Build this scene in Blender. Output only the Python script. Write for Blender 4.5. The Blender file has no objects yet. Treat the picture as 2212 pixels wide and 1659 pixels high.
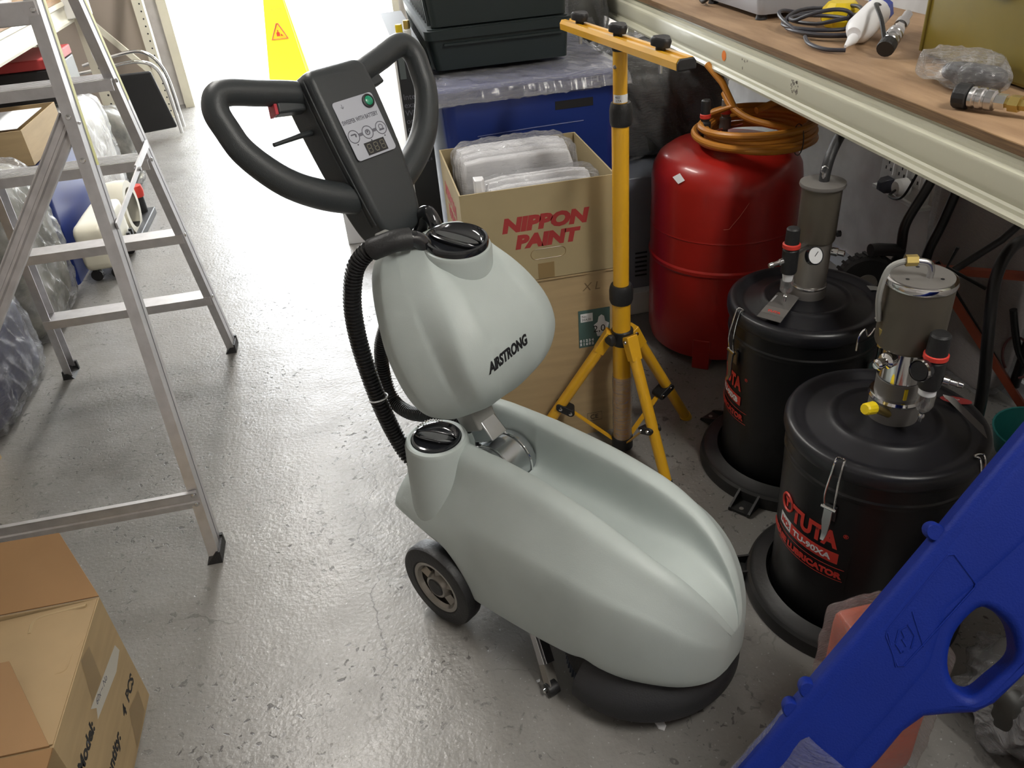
import bpy, bmesh, math, random
from mathutils import Vector, Matrix, noise, Euler
from mathutils.bvhtree import BVHTree
random.seed(7)
PI = math.pi
SC = bpy.context.scene
COL = SC.collection
R = math.radians

# ------------------------------------------------------------------ camera, world, lamps, exposure
cd = bpy.data.cameras.new('camera'); cam = bpy.data.objects.new('camera', cd); COL.objects.link(cam)
cd.sensor_width = 36.0; cd.lens = 28.481; cd.clip_start = 0.02
cam.matrix_world = Matrix(((0.977590, 0.169397, -0.124989, 0.000000), (-0.196839, 0.524998, -0.828029, 0.000000), (-0.074647, 0.834076, 0.546576, 1.500000), (0.000000, 0.000000, 0.000000, 1.000000)))
SC.camera = cam
SC.view_settings.view_transform = 'Standard'; SC.view_settings.look = 'None'
SC.view_settings.gamma = 1.0; SC.view_settings.use_curve_mapping = False
SC.view_settings.exposure = 0.5

W = bpy.data.worlds.new('overcast_sky'); SC.world = W; W.use_nodes = True
bg = W.node_tree.nodes['Background']
bg.inputs['Color'].default_value = (0.93, 0.97, 1.0, 1); bg.inputs['Strength'].default_value = 11.0

def area(name, loc, rot, sx, sy, power, color, spread=180):
    l = bpy.data.lights.new(name, 'AREA'); l.shape = 'RECTANGLE'; l.size = sx; l.size_y = sy
    l.energy = power; l.color = color; l.spread = R(spread)
    o = bpy.data.objects.new(name, l); COL.objects.link(o); o.location = loc; o.rotation_euler = rot
    return o
area('tube_lamp_light_front', (1.35, -0.25, 3.02), (0, 0, 0), 0.25, 1.2, 40, (1.0, 0.97, 0.90))
area('tube_lamp_light_aisle', (-0.75, 2.9, 3.02), (0, 0, 0), 0.25, 1.2, 30, (1.0, 0.96, 0.90))
area('tube_lamp_light_back', (-0.75, 5.2, 3.02), (0, 0, 0), 0.25, 1.2, 48, (1.0, 0.97, 0.92))
sun = bpy.data.lights.new('sun', 'SUN'); sun.energy = 12.0; sun.angle = R(3); sun.color = (1, 0.98, 0.94)
so = bpy.data.objects.new('sun', sun); COL.objects.link(so)
so.rotation_euler = Vector((0.3, 0.8, -1.4)).to_track_quat('-Z', 'Y').to_euler()

# ------------------------------------------------------------------ materials
def mat(name, color, rough=0.5, metal=0.0, vary=0.0, vscale=8.0, bump=0.0, bscale=60.0, coat=0.0,
        color2=None, alpha=1.0, emit=None, spec=0.5, estr=1.0, rvary=0.0, detail=4.0, trans=0.0, stretch=None):
    m = bpy.data.materials.new(name); m.use_nodes = True
    nt = m.node_tree; N = nt.nodes; L = nt.links; b = N['Principled BSDF']
    col = tuple(color) + (1,)
    b.inputs['Base Color'].default_value = col
    b.inputs['Roughness'].default_value = rough; b.inputs['Metallic'].default_value = metal
    b.inputs['Coat Weight'].default_value = coat; b.inputs['Alpha'].default_value = alpha
    b.inputs['Specular IOR Level'].default_value = spec; b.inputs['Transmission Weight'].default_value = trans
    if emit: b.inputs['Emission Color'].default_value = tuple(emit) + (1,); b.inputs['Emission Strength'].default_value = estr
    tc = N.new('ShaderNodeTexCoord')
    src = tc.outputs['Object']
    if stretch:
        mp = N.new('ShaderNodeMapping'); mp.inputs['Scale'].default_value = stretch
        L.new(src, mp.inputs['Vector']); src = mp.outputs['Vector']
    if vary or color2 or rvary:
        n = N.new('ShaderNodeTexNoise'); n.inputs['Scale'].default_value = vscale; n.inputs['Detail'].default_value = detail
        L.new(src, n.inputs['Vector'])
        mx = N.new('ShaderNodeMix'); mx.data_type = 'RGBA'
        c2 = color2 if color2 else [min(1, c * (1 - vary)) for c in color]
        c1 = color if color2 else [min(1, c * (1 + vary)) for c in color]
        mx.inputs[6].default_value = tuple(c1) + (1,); mx.inputs[7].default_value = tuple(c2) + (1,)
        mr = N.new('ShaderNodeMapRange'); mr.inputs['From Min'].default_value = 0.35; mr.inputs['From Max'].default_value = 0.65
        L.new(n.outputs['Fac'], mr.inputs['Value']); L.new(mr.outputs['Result'], mx.inputs[0]); L.new(mx.outputs[2], b.inputs['Base Color'])
        if rvary:
            r2 = N.new('ShaderNodeMapRange'); r2.inputs['To Min'].default_value = max(0, rough - rvary); r2.inputs['To Max'].default_value = min(1, rough + rvary)
            L.new(n.outputs['Fac'], r2.inputs['Value']); L.new(r2.outputs['Result'], b.inputs['Roughness'])
    if bump:
        n2 = N.new('ShaderNodeTexNoise'); n2.inputs['Scale'].default_value = bscale; n2.inputs['Detail'].default_value = 3
        L.new(src, n2.inputs['Vector'])
        bp = N.new('ShaderNodeBump'); bp.inputs['Strength'].default_value = bump; bp.inputs['Distance'].default_value = 0.004
        L.new(n2.outputs['Fac'], bp.inputs['Height']); L.new(bp.outputs['Normal'], b.inputs['Normal'])
    return m

M = {}
M['tank'] = mat('moulded_grey_green_plastic', (0.44, 0.49, 0.475), 0.48, vary=0.05, vscale=5, bump=0.06, bscale=400)
M['head'] = mat('black_moulded_plastic', (0.035, 0.04, 0.043), 0.42, bump=0.12, bscale=500)
M['gloss_black'] = mat('glossy_black_plastic', (0.012, 0.013, 0.016), 0.12, coat=0.5)
M['rubber'] = mat('black_rubber', (0.014, 0.014, 0.015), 0.5, bump=0.2, bscale=200)
M['hose'] = mat('corrugated_hose_black', (0.012, 0.012, 0.013), 0.32)
M['skirt'] = mat('splash_skirt_black', (0.022, 0.023, 0.026), 0.5, bump=0.15, bscale=300)
M['alu'] = mat('ladder_aluminium', (0.62, 0.61, 0.62), 0.38, 0.85, vary=0.06, vscale=30, bump=0.03, bscale=300)
M['alu_dull'] = mat('worn_aluminium', (0.55, 0.53, 0.53), 0.5, 0.7, vary=0.1, vscale=20)
M['steel'] = mat('zinc_steel', (0.55, 0.55, 0.56), 0.25, 1.0)
M['chrome'] = mat('chrome', (0.72, 0.72, 0.72), 0.08, 1.0)
M['cast'] = mat('cast_grey_metal', (0.33, 0.31, 0.28), 0.38, 0.7, bump=0.1)
M['bracket'] = mat('silver_bracket', (0.45, 0.47, 0.48), 0.22, 0.9)
M['grey_plastic'] = mat('warm_grey_plastic', (0.26, 0.26, 0.245), 0.5)
M['white'] = mat('white_paint', (0.78, 0.78, 0.76), 0.4)
M['paper'] = mat('white_paper', (0.72, 0.73, 0.75), 0.6)
M['label_white'] = mat('panel_sticker_white', (0.46, 0.48, 0.54), 0.4)
M['ink'] = mat('black_ink', (0.012, 0.012, 0.014), 0.5)
M['ink_grey'] = mat('grey_ink', (0.14, 0.14, 0.17), 0.5)
M['seg'] = mat('dim_display_segments', (0.16, 0.15, 0.11), 0.5)
M['green'] = mat('green_button', (0.015, 0.30, 0.16), 0.3, coat=0.4)
M['red_ink'] = mat('red_print', (0.36, 0.035, 0.035), 0.6)
M['red_label'] = mat('red_label_print', (0.62, 0.045, 0.03), 0.45)
M['carton'] = mat('corrugated_cardboard', (0.40, 0.29, 0.155), 0.75, vary=0.06, vscale=6, bump=0.05, bscale=60, stretch=(1, 1, 8))
M['carton_pale'] = mat('olive_cardboard', (0.37, 0.295, 0.165), 0.7, vary=0.05, vscale=6, bump=0.04, bscale=50)
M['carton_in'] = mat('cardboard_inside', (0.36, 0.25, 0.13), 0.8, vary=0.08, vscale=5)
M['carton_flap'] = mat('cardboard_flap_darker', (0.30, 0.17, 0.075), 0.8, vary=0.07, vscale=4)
M['tape'] = mat('brown_tape', (0.27, 0.185, 0.085), 0.3)
M['yellow'] = mat('yellow_powder_coat', (0.72, 0.38, 0.018), 0.32, vary=0.03, coat=0.3)
M['blue_bin'] = mat('blue_plastic_bin', (0.012, 0.032, 0.19), 0.35, vary=0.1, vscale=3)
M['dkgreen'] = mat('dark_green_plastic_crate', (0.012, 0.021, 0.021), 0.5)
M['navy'] = mat('navy_plastic', (0.02, 0.025, 0.08), 0.4)
M['blue'] = mat('bright_blue_moulded_plastic', (0.002, 0.016, 0.19), 0.55, bump=0.15, bscale=350, vary=0.03, spec=0.22)
M['red'] = mat('red_enamel_tank', (0.36, 0.014, 0.010), 0.3, vary=0.06, vscale=4, coat=0.2)
M['drum'] = mat('black_enamel_drum', (0.006, 0.006, 0.007), 0.33, bump=0.03, bscale=80)
M['lid'] = mat('black_satin_lid', (0.010, 0.010, 0.013), 0.36, bump=0.03, bscale=60)
M['foot'] = mat('black_painted_base', (0.018, 0.018, 0.018), 0.4, bump=0.1, bscale=90)
M['pump'] = mat('bronze_grey_pump', (0.13, 0.115, 0.09), 0.42, 0.55)
M['pump_cap'] = mat('matt_grey_cap', (0.17, 0.16, 0.15), 0.5, 0.3)
M['brass'] = mat('brass_fitting', (0.50, 0.38, 0.13), 0.3, 0.9)
M['yellow_cap'] = mat('yellow_plastic_cap', (0.75, 0.55, 0.01), 0.4)
M['glass_bowl'] = mat('clear_bowl', (0.6, 0.6, 0.6), 0.08, trans=0.8, alpha=0.45)
M['orange_hose'] = mat('orange_air_hose', (0.50, 0.20, 0.025), 0.38)
M['cream'] = mat('cream_painted_steel', (0.56, 0.55, 0.43), 0.38, vary=0.03, vscale=3, coat=0.1)
M['cream_left'] = mat('ivory_painted_steel', (0.62, 0.59, 0.48), 0.4, vary=0.03)
M['ply'] = mat('plywood_shelf', (0.40, 0.26, 0.15), 0.7, color2=(0.27, 0.165, 0.09), vscale=4, bump=0.2, bscale=20, stretch=(6, 1, 6), detail=8)
M['ply_edge'] = mat('plywood_edge', (0.21, 0.12, 0.05), 0.75, color2=(0.13, 0.07, 0.028), vscale=10, stretch=(4, 1, 30), bump=0.3, bscale=40)
M['olive'] = mat('olive_painted_case', (0.20, 0.15, 0.018), 0.4, vary=0.05)
M['grey_case'] = mat('light_grey_case', (0.34, 0.35, 0.38), 0.4)
M['wall'] = mat('painted_plaster_wall', (0.66, 0.63, 0.61), 0.8, color2=(0.55, 0.52, 0.50), vscale=9, bump=0.2, bscale=25, detail=8)
M['ceiling'] = mat('ceiling_paint', (0.5, 0.5, 0.48), 0.9)
M['orange_dot'] = mat('orange_sticker', (0.85, 0.22, 0.02), 0.5)
M['orange_wrap'] = mat('orange_cardboard', (0.55, 0.10, 0.04), 0.6, vary=0.1)
M['teal'] = mat('teal_plastic', (0.02, 0.18, 0.17), 0.4)
M['red_bar'] = mat('faded_red_steel', (0.26, 0.05, 0.02), 0.5, vary=0.15)
M['black_bar'] = mat('black_tube', (0.010, 0.010, 0.011), 0.35)
M['white_sheet'] = mat('white_plastic_sheet', (0.78, 0.78, 0.8), 0.35, vary=0.04)
M['cabinet'] = mat('blue_grey_cabinet', (0.23, 0.25, 0.29), 0.4)
M['safety_yellow'] = mat('safety_yellow_plastic', (0.90, 0.80, 0.03), 0.45)
M['black_card'] = mat('black_carton', (0.014, 0.016, 0.018), 0.5)
M['outside'] = mat('outdoor_concrete', (0.72, 0.72, 0.70), 0.8)
M['navy_bundle'] = mat('navy_bundle', (0.03, 0.035, 0.09), 0.4, vary=0.3, vscale=20)
M['grey_bundle'] = mat('grey_bundle', (0.33, 0.32, 0.27), 0.5, color2=(0.12, 0.12, 0.10), vscale=14)
M['pale_bundle'] = mat('pale_bundle', (0.75, 0.74, 0.70), 0.5, vary=0.08, vscale=9)
M['dark_bundle'] = mat('dark_bundle', (0.05, 0.05, 0.045), 0.4, vary=0.3, vscale=10)
M['green_label'] = mat('dark_green_print', (0.07, 0.13, 0.12), 0.5)
M['wire'] = mat('grey_cable', (0.035, 0.035, 0.045), 0.4)

def film_mat(name, alpha=0.2, tint=(0.8, 0.8, 0.82), rough=0.12, bump=0.9, bscale=34, stretch=(1, 1, 5)):
    m = bpy.data.materials.new(name); m.use_nodes = True; nt = m.node_tree; N = nt.nodes; L = nt.links
    out = N['Material Output']; N.remove(N['Principled BSDF'])
    tr = N.new('ShaderNodeBsdfTransparent'); tr.inputs['Color'].default_value = (0.97, 0.97, 0.97, 1)
    p = N.new('ShaderNodeBsdfPrincipled'); p.inputs['Base Color'].default_value = tint + (1,)
    p.inputs['Roughness'].default_value = rough; p.inputs['Specular IOR Level'].default_value = 1.0; p.inputs['Coat Weight'].default_value = 1.0
    p.inputs['Coat Roughness'].default_value = 0.08
    mx = N.new('ShaderNodeMixShader')
    tc = N.new('ShaderNodeTexCoord'); mp = N.new('ShaderNodeMapping'); mp.inputs['Scale'].default_value = stretch
    mp.inputs['Rotation'].default_value = (0.3, 0.5, 0.2)
    n = N.new('ShaderNodeTexNoise'); n.inputs['Scale'].default_value = bscale; n.inputs['Detail'].default_value = 5; n.inputs['Distortion'].default_value = 1.5
    L.new(tc.outputs['Object'], mp.inputs['Vector']); L.new(mp.outputs['Vector'], n.inputs['Vector'])
    bp = N.new('ShaderNodeBump'); bp.inputs['Strength'].default_value = bump; bp.inputs['Distance'].default_value = 0.012
    L.new(n.outputs['Fac'], bp.inputs['Height']); L.new(bp.outputs['Normal'], p.inputs['Normal'])
    lw = N.new('ShaderNodeLayerWeight'); lw.inputs['Blend'].default_value = 0.25; L.new(bp.outputs['Normal'], lw.inputs['Normal'])
    mr = N.new('ShaderNodeMapRange'); mr.inputs['To Min'].default_value = alpha; mr.inputs['To Max'].default_value = min(1, alpha + 0.55)
    L.new(lw.outputs['Fresnel'], mr.inputs['Value']); L.new(mr.outputs['Result'], mx.inputs['Fac'])
    L.new(tr.outputs[0], mx.inputs[1]); L.new(p.outputs[0], mx.inputs[2]); L.new(mx.outputs[0], out.inputs['Surface'])
    return m
M['film'] = film_mat('clear_stretch_film', 0.09)
M['film_thick'] = film_mat('milky_stretch_film', 0.24, bscale=20)
M['film_soft'] = film_mat('clear_bag_film', 0.10, bscale=9, stretch=(1, 1, 1))

# ------------------------------------------------------------------ geometry helpers
class MB:
    def __init__(s): s.v = []; s.f = []
    def add(s, vs, fs):
        k = len(s.v); s.v += [Vector(p) for p in vs]; s.f += [[i + k for i in f] for f in fs]; return s
    def box(s, c, d, rot=None):
        c = Vector(c); h = Vector(d) / 2; Rm = Euler(rot).to_matrix() if isinstance(rot, tuple) else (rot if rot else Matrix.Identity(3))
        vs = [c + Rm @ Vector((x * h.x, y * h.y, z * h.z)) for x in (-1, 1) for y in (-1, 1) for z in (-1, 1)]
        return s.add(vs, [(0, 1, 3, 2), (4, 6, 7, 5), (0, 4, 5, 1), (2, 3, 7, 6), (0, 2, 6, 4), (1, 5, 7, 3)])
    def bb(s, a, b):  # box by corners
        return s.box([(p + q) / 2 for p, q in zip(a, b)], [abs(q - p) for p, q in zip(a, b)])
    def beam(s, p0, p1, w, t, up=(0, 0, 1)):  # rectangular bar from p0 to p1; w across, t along up
        p0 = Vector(p0); p1 = Vector(p1); z = (p1 - p0).normalized(); x = Vector(up).cross(z).normalized(); y = z.cross(x)
        m = Matrix((x, y, z)).transposed(); return s.box((p0 + p1) / 2, (w, t, (p1 - p0).length), m)
    def loft(s, rings, closed=True, caps=True):
        n = len(rings[0]); vs = [p for r in rings for p in r]; fs = []
        for i in range(len(rings) - 1):
            for j in range(n if closed else n - 1):
                k = (j + 1) % n; fs.append((i * n + j, i * n + k, (i + 1) * n + k, (i + 1) * n + j))
        if caps:
            fs.append(tuple(range(n))[::-1]); fs.append(tuple((len(rings) - 1) * n + j for j in range(n)))
        return s.add(vs, fs)
    def tube(s, pts, r, n=10, closed=False, caps=True, squash=1.0):
        pts = [Vector(p) for p in pts]; N = len(pts); rings = []
        rr = r if callable(r) else (lambda t: r)
        t0 = (pts[1] - pts[0]).normalized()
        ref = Vector((0, 0, 1)) if abs(t0.z) < 0.9 else Vector((1, 0, 0))
        x = ref.cross(t0).normalized(); prev = t0
        for i, p in enumerate(pts):
            a = pts[(i - 1) % N] if (closed or i > 0) else p; b = pts[(i + 1) % N] if (closed or i < N - 1) else p
            t = (b - a).normalized()
            q = prev.rotation_difference(t); x = (q @ x).normalized(); x = (x - t * x.dot(t)).normalized(); prev = t
            y = t.cross(x); R0 = rr(i / max(1, N - 1))
            rings.append([p + x * (R0 * math.cos(2 * PI * k / n)) + y * (R0 * squash * math.sin(2 * PI * k / n)) for k in range(n)])
        if closed: rings.append(rings[0]); return s.loft(rings, True, False)
        return s.loft(rings, True, caps)
    def cyl(s, p0, p1, r0, r1=None, n=24):
        r1 = r0 if r1 is None else r1
        return s.tube([p0, p1], lambda t: r0 + (r1 - r0) * t, n)
    def lathe(s, prof, c=(0, 0, 0), axis=(0, 0, 1), n=48, a0=0, a1=2 * PI, ref=None):
        c = Vector(c); z = Vector(axis).normalized(); rf = Vector(ref) if ref else (Vector((1, 0, 0)) if abs(z.x) < 0.9 else Vector((0, 1, 0)))
        x = (rf - z * rf.dot(z)).normalized(); y = z.cross(x)
        full = abs(a1 - a0 - 2 * PI) < 1e-6; m = n if full else n + 1
        rings = []
        for k in range(m):
            a = a0 + (a1 - a0) * k / n; d = x * math.cos(a) + y * math.sin(a)
            rings.append([c + d * r + z * h for r, h in prof])
        P = len(prof); vs = [p for rg in rings for p in rg]; fs = []
        for k in range(n):
            q = (k + 1) % m
            for j in range(P - 1):
                fs.append((k * P + j, q * P + j, q * P + j + 1, k * P + j + 1))
        s.add(vs, fs)
        if not full: s.add(rings[0], [tuple(range(P))]); s.add(rings[-1], [tuple(range(P))[::-1]])
        return s
    def prism(s, poly, o, ax, ay, az, depth):
        o = Vector(o); ax = Vector(ax); ay = Vector(ay); az = Vector(az)
        a = [o + ax * p[0] + ay * p[1] for p in poly]; b = [p + az * depth for p in a]
        return s.loft([a, b])
    def grid(s, fn, nu, nv):
        vs = [fn(i / nu, j / nv) for i in range(nu + 1) for j in range(nv + 1)]
        return s.add(vs, [(i * (nv + 1) + j, (i + 1) * (nv + 1) + j, (i + 1) * (nv + 1) + j + 1, i * (nv + 1) + j + 1) for i in range(nu) for j in range(nv)])

FR = {}
def finish(o, mb, m, frame, bevel, sub, angle, raw=False):
    me = bpy.data.meshes.new(o)
    inv = frame.inverted() if frame is not None else None
    vs = [tuple(inv @ p) if inv is not None else tuple(p) for p in mb.v]
    me.from_pydata(vs, [], mb.f)
    bm = bmesh.new(); bm.from_mesh(me); bmesh.ops.remove_doubles(bm, verts=bm.verts, dist=1e-5); bmesh.ops.recalc_face_normals(bm, faces=bm.faces); bm.to_mesh(me); bm.free()
    me.polygons.foreach_set('use_smooth', [True] * len(me.polygons)); me.set_sharp_from_angle(angle=R(angle))
    for q in (m if isinstance(m, list) else [m]): me.materials.append(q)
    ob = bpy.data.objects.new(o, me); COL.objects.link(ob)
    if bevel:
        md = ob.modifiers.new('bevel', 'BEVEL'); md.width = bevel; md.segments = 2; md.limit_method = 'ANGLE'; md.angle_limit = R(40)
    if not sub:
        md = ob.modifiers.new('weighted', 'WEIGHTED_NORMAL'); md.keep_sharp = True
    if sub:
        md = ob.modifiers.new('sub', 'SUBSURF'); md.levels = sub; md.render_levels = sub
    return ob
def part(name, mb, m, parent, world=False, bevel=0, sub=0, angle=35, label=None, kind=None):
    """mesh child; coordinates are in the thing's own frame, or world coordinates when world=True"""
    fr = FR[parent.name]
    ob = finish(name, mb, m, fr if world else None, bevel, sub, angle)
    ob.parent = parent; FR[ob.name] = fr
    if label: ob['label'] = label
    if kind: ob['kind'] = kind
    return ob
def thing(name, label, cat, loc=(0, 0, 0), rz=0.0, group=None):
    o = bpy.data.objects.new(name, None); COL.objects.link(o); o.empty_display_size = 0.05
    o.location = loc; o.rotation_euler = (0, 0, rz)
    o['label'] = label; o['category'] = cat
    if group: o['group'] = group
    FR[o.name] = Matrix.Translation(Vector(loc)) @ Matrix.Rotation(rz, 4, 'Z')
    return o
def solo(name, mb, m, label, cat, group=None, origin=None, **k):
    """a thing that is one mesh, given in world coordinates"""
    if origin is None:
        n = len(mb.v); origin = (sum(p.x for p in mb.v) / n, sum(p.y for p in mb.v) / n, min(p.z for p in mb.v))
    fr = Matrix.Translation(Vector(origin))
    o = finish(name, mb, m, fr, k.get('bevel', 0), k.get('sub', 0), k.get('angle', 35)); o.location = origin; FR[o.name] = fr
    o['label'] = label; o['category'] = cat
    if group: o['group'] = group
    return o
def struct(name, mb, m, **k):
    o = finish(name, mb, m, None, k.get('bevel', 0), 0, 35); o['kind'] = 'structure'; FR[o.name] = Matrix.Identity(4); return o
def cr(P, n=8, closed=False):
    P = [Vector(p) for p in P]; out = []; N = len(P)
    for i in range(N if closed else N - 1):
        a, b, c, d = (P[(i - 1) % N] if closed or i > 0 else P[0], P[i], P[(i + 1) % N], P[(i + 2) % N] if closed or i < N - 2 else P[-1])
        for k in range(n):
            t = k / n
            out.append(0.5 * ((2 * b) + (c - a) * t + (2 * a - 5 * b + 4 * c - d) * t * t + (3 * b - a - 3 * c + d) * t ** 3))
    if not closed: out.append(P[-1])
    return out
def even(P, step):
    """resample a polyline at even spacing"""
    out = [P[0]]; acc = 0
    for a, b in zip(P, P[1:]):
        L = (b - a).length; d = step - acc
        while d <= L: out.append(a.lerp(b, d / L)); d += step
        acc = L - (d - step)
    return out
def text(s, size, m, parent, name='lettering', fn=None, mtx=None, world=True, bold=0.0, shear=0.0, thick=0.0006, align='LEFT', spacing=1.0, width=None, label=None):
    """raised or printed letters as mesh; mtx places the text plane, fn bends it onto a surface"""
    cu = bpy.data.curves.new('lettering', 'FONT'); cu.body = s; cu.size = size; cu.shear = shear; cu.offset = bold
    cu.align_x = align; cu.space_character = spacing; cu.extrude = thick; cu.resolution_u = 3
    o = bpy.data.objects.new('lettering_tmp', cu); COL.objects.link(o)
    dg = bpy.context.evaluated_depsgraph_get(); me = bpy.data.meshes.new_from_object(o.evaluated_get(dg))
    bpy.data.objects.remove(o); bpy.data.curves.remove(cu)
    xs = [v.co.x for v in me.vertices]
    sx = width / (max(xs) - min(xs)) if width else 1.0
    if fn:
        bm = bmesh.new(); bm.from_mesh(me); bmesh.ops.triangulate(bm, faces=bm.faces)
        for it in range(3):
            lim = size * .16; eds = [e for e in bm.edges if e.calc_length() > lim]
            if eds: bmesh.ops.subdivide_edges(bm, edges=eds, cuts=1); bmesh.ops.triangulate(bm, faces=[f for f in bm.faces if len(f.verts) > 3])
        bm.to_mesh(me); bm.free()
    mb = MB(); vs = []
    for v in me.vertices:
        p = Vector((v.co.x * sx, v.co.y, v.co.z)); vs.append(fn(p) if fn else (mtx @ p))
    mb.add(vs, [tuple(p.vertices) for p in me.polygons]); bpy.data.meshes.remove(me)
    return part(name, mb, m, parent, world=world, angle=60, label=label)
def frame(o, x, y):
    x = Vector(x).normalized(); y = Vector(y).normalized(); z = x.cross(y).normalized(); y = z.cross(x)
    m = Matrix((x, y, z)).transposed().to_4x4(); m.translation = Vector(o); return m
def nz(p, s, seed=0): return noise.noise(Vector(p) * s + Vector((seed * 3.1, seed * 1.7, seed)))
def rrect(w, h, r, n=4):
    out = []
    for cx, cy, a in ((w / 2 - r, h / 2 - r, 0), (-w / 2 + r, h / 2 - r, 90), (-w / 2 + r, -h / 2 + r, 180), (w / 2 - r, -h / 2 + r, 270)):
        for k in range(n + 1): out.append((cx + r * math.cos(R(a + 90 * k / n)), cy + r * math.sin(R(a + 90 * k / n))))
    return out
def copy_tree(o, parent=None):
    c = o.copy(); COL.objects.link(c); c.parent = parent
    for ch in o.children: copy_tree(ch, c)
    return c

# ------------------------------------------------------------------ the room
def floor_mat():
    m = bpy.data.materials.new('worn_polished_concrete'); m.use_nodes = True; nt = m.node_tree; N = nt.nodes; L = nt.links; b = N['Principled BSDF']
    tc = N.new('ShaderNodeTexCoord'); P = tc.outputs['Object']
    def nzn(s, d=6, dist=0.0, vec=P):
        n = N.new('ShaderNodeTexNoise'); n.inputs['Scale'].default_value = s; n.inputs['Detail'].default_value = d; n.inputs['Distortion'].default_value = dist
        L.new(vec, n.inputs['Vector']); return n.outputs['Fac']
    def mr(src, a, bb, c=0.0, d=1.0):
        n = N.new('ShaderNodeMapRange'); n.inputs['From Min'].default_value = a; n.inputs['From Max'].default_value = bb
        n.inputs['To Min'].default_value = c; n.inputs['To Max'].default_value = d; L.new(src, n.inputs['Value']); return n.outputs['Result']
    def mix(f, a, bb, mode='MIX'):
        n = N.new('ShaderNodeMix'); n.data_type = 'RGBA'; n.blend_type = mode
        L.new(f, n.inputs[0])
        for i, q in ((6, a), (7, bb)):
            if isinstance(q, tuple): n.inputs[i].default_value = q + (1,)
            else: L.new(q, n.inputs[i])
        return n.outputs[2]
    def math_(op, a, bb=None, clamp=False):
        n = N.new('ShaderNodeMath'); n.operation = op; n.use_clamp = clamp
        for i, q in ((0, a), (1, bb)):
            if q is None: continue
            if isinstance(q, (int, float)): n.inputs[i].default_value = q
            else: L.new(q, n.inputs[i])
        return n.outputs[0]
    base = mix(mr(nzn(1.1), 0.35, 0.65), (0.225, 0.215, 0.200), (0.180, 0.173, 0.163))
    base = mix(mr(nzn(9, 8), 0.42, 0.68), base, (0.225, 0.217, 0.205))
    # scuffs and small dark pits
    pits = mr(nzn(52, 4, 0.5), 0.615, 0.665); area_ = mr(nzn(3.2, 3), 0.42, 0.6)
    pf = math_('MULTIPLY', pits, area_); base = mix(pf, base, (0.075, 0.07, 0.068))
    spk = mr(nzn(120, 2), 0.66, 0.74); base = mix(math_('MULTIPLY', spk, 0.6), base, (0.46, 0.46, 0.45))
    patch = mr(nzn(26, 6, 1.2), 0.66, 0.71); base = mix(math_('MULTIPLY', patch, 0.6), base, (0.085, 0.08, 0.077))
    # a hairline crack that wanders along the aisle and a few fine short ones
    sp = N.new('ShaderNodeSeparateXYZ'); L.new(P, sp.inputs[0])
    cx = N.new('ShaderNodeCombineXYZ'); L.new(sp.outputs['Y'], cx.inputs[1])
    wob = math_('MULTIPLY', math_('SUBTRACT', nzn(5, 8, 0, cx.outputs[0]), 0.5), 0.22)
    d = math_('ABSOLUTE', math_('SUBTRACT', sp.outputs['X'], math_('SUBTRACT', wob, 0.17)))
    cr_ = mr(d, 0.0006, 0.0028, 1, 0); yr = math_('MULTIPLY', mr(sp.outputs['Y'], 1.15, 1.25), mr(sp.outputs['Y'], 1.95, 2.1, 1, 0))
    crk = math_('MULTIPLY', math_('MULTIPLY', cr_, yr), 0.8)
    vo = N.new('ShaderNodeTexVoronoi'); vo.feature = 'DISTANCE_TO_EDGE'; vo.inputs['Scale'].default_value = 2.3
    nv = N.new('ShaderNodeTexNoise'); nv.inputs['Scale'].default_value = 6; nv.inputs['Detail'].default_value = 5; L.new(P, nv.inputs['Vector'])
    va = N.new('ShaderNodeVectorMath'); va.operation = 'MULTIPLY_ADD'; va.inputs[1].default_value = (0.25, 0.25, 0.25); L.new(nv.outputs['Color'], va.inputs[0]); L.new(P, va.inputs[2])
    L.new(va.outputs[0], vo.inputs['Vector'])
    c2 = math_('MULTIPLY', mr(vo.outputs['Distance'], 0.002, 0.006, 1, 0), mr(nzn(2.6, 2), 0.52, 0.62))
    crk = math_('MAXIMUM', crk, math_('MULTIPLY', c2, 0.5))
    base = mix(crk, base, (0.06, 0.055, 0.05)); L.new(base, b.inputs['Base Color'])
    L.new(math_('ADD', mr(nzn(7, 5), 0.3, 0.7, 0.30, 0.48), math_('MULTIPLY', pf, 0.2)), b.inputs['Roughness'])
    b.inputs['Coat Weight'].default_value = 0.22; b.inputs['Coat Roughness'].default_value = 0.15
    h = math_('ADD', math_('MULTIPLY', nzn(95, 4), 0.9), math_('MULTIPLY', nzn(17, 4), 1.2))
    h = math_('SUBTRACT', h, math_('MULTIPLY', pf, 0.5))
    bp = N.new('ShaderNodeBump'); bp.inputs['Strength'].default_value = 0.36; bp.inputs['Distance'].default_value = 0.004
    L.new(h, bp.inputs['Height']); L.new(bp.outputs['Normal'], b.inputs['Normal']); L.new(bp.outputs['Normal'], b.inputs['Coat Normal'])
    return m
M['floor'] = floor_mat()
struct('floor', MB().bb((-2.6, -2.2, -0.1), (1.8, 7.2, 0)), M['floor'])
struct('ground_outside', MB().bb((-9, 7.2, -0.12), (9, 30, -0.01)), M['outside'])
struct('wall_right', MB().bb((1.8, -2.2, 0), (1.95, 7.3, 3.2)), M['wall'])
struct('wall_left', MB().bb((-2.75, -2.2, 0), (-2.6, 7.3, 3.2)), M['wall'])
struct('wall_rear', MB().bb((-2.75, -2.35, 0), (1.95, -2.2, 3.2)), M['wall'])
struct('wall_front', MB().bb((-2.6, 7.15, 0), (-1.33, 7.3, 3.2)).bb((0.42, 7.15, 0), (1.8, 7.3, 3.2)).bb((-1.33, 7.15, 2.75), (0.42, 7.3, 3.2)), M['wall'])
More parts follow.
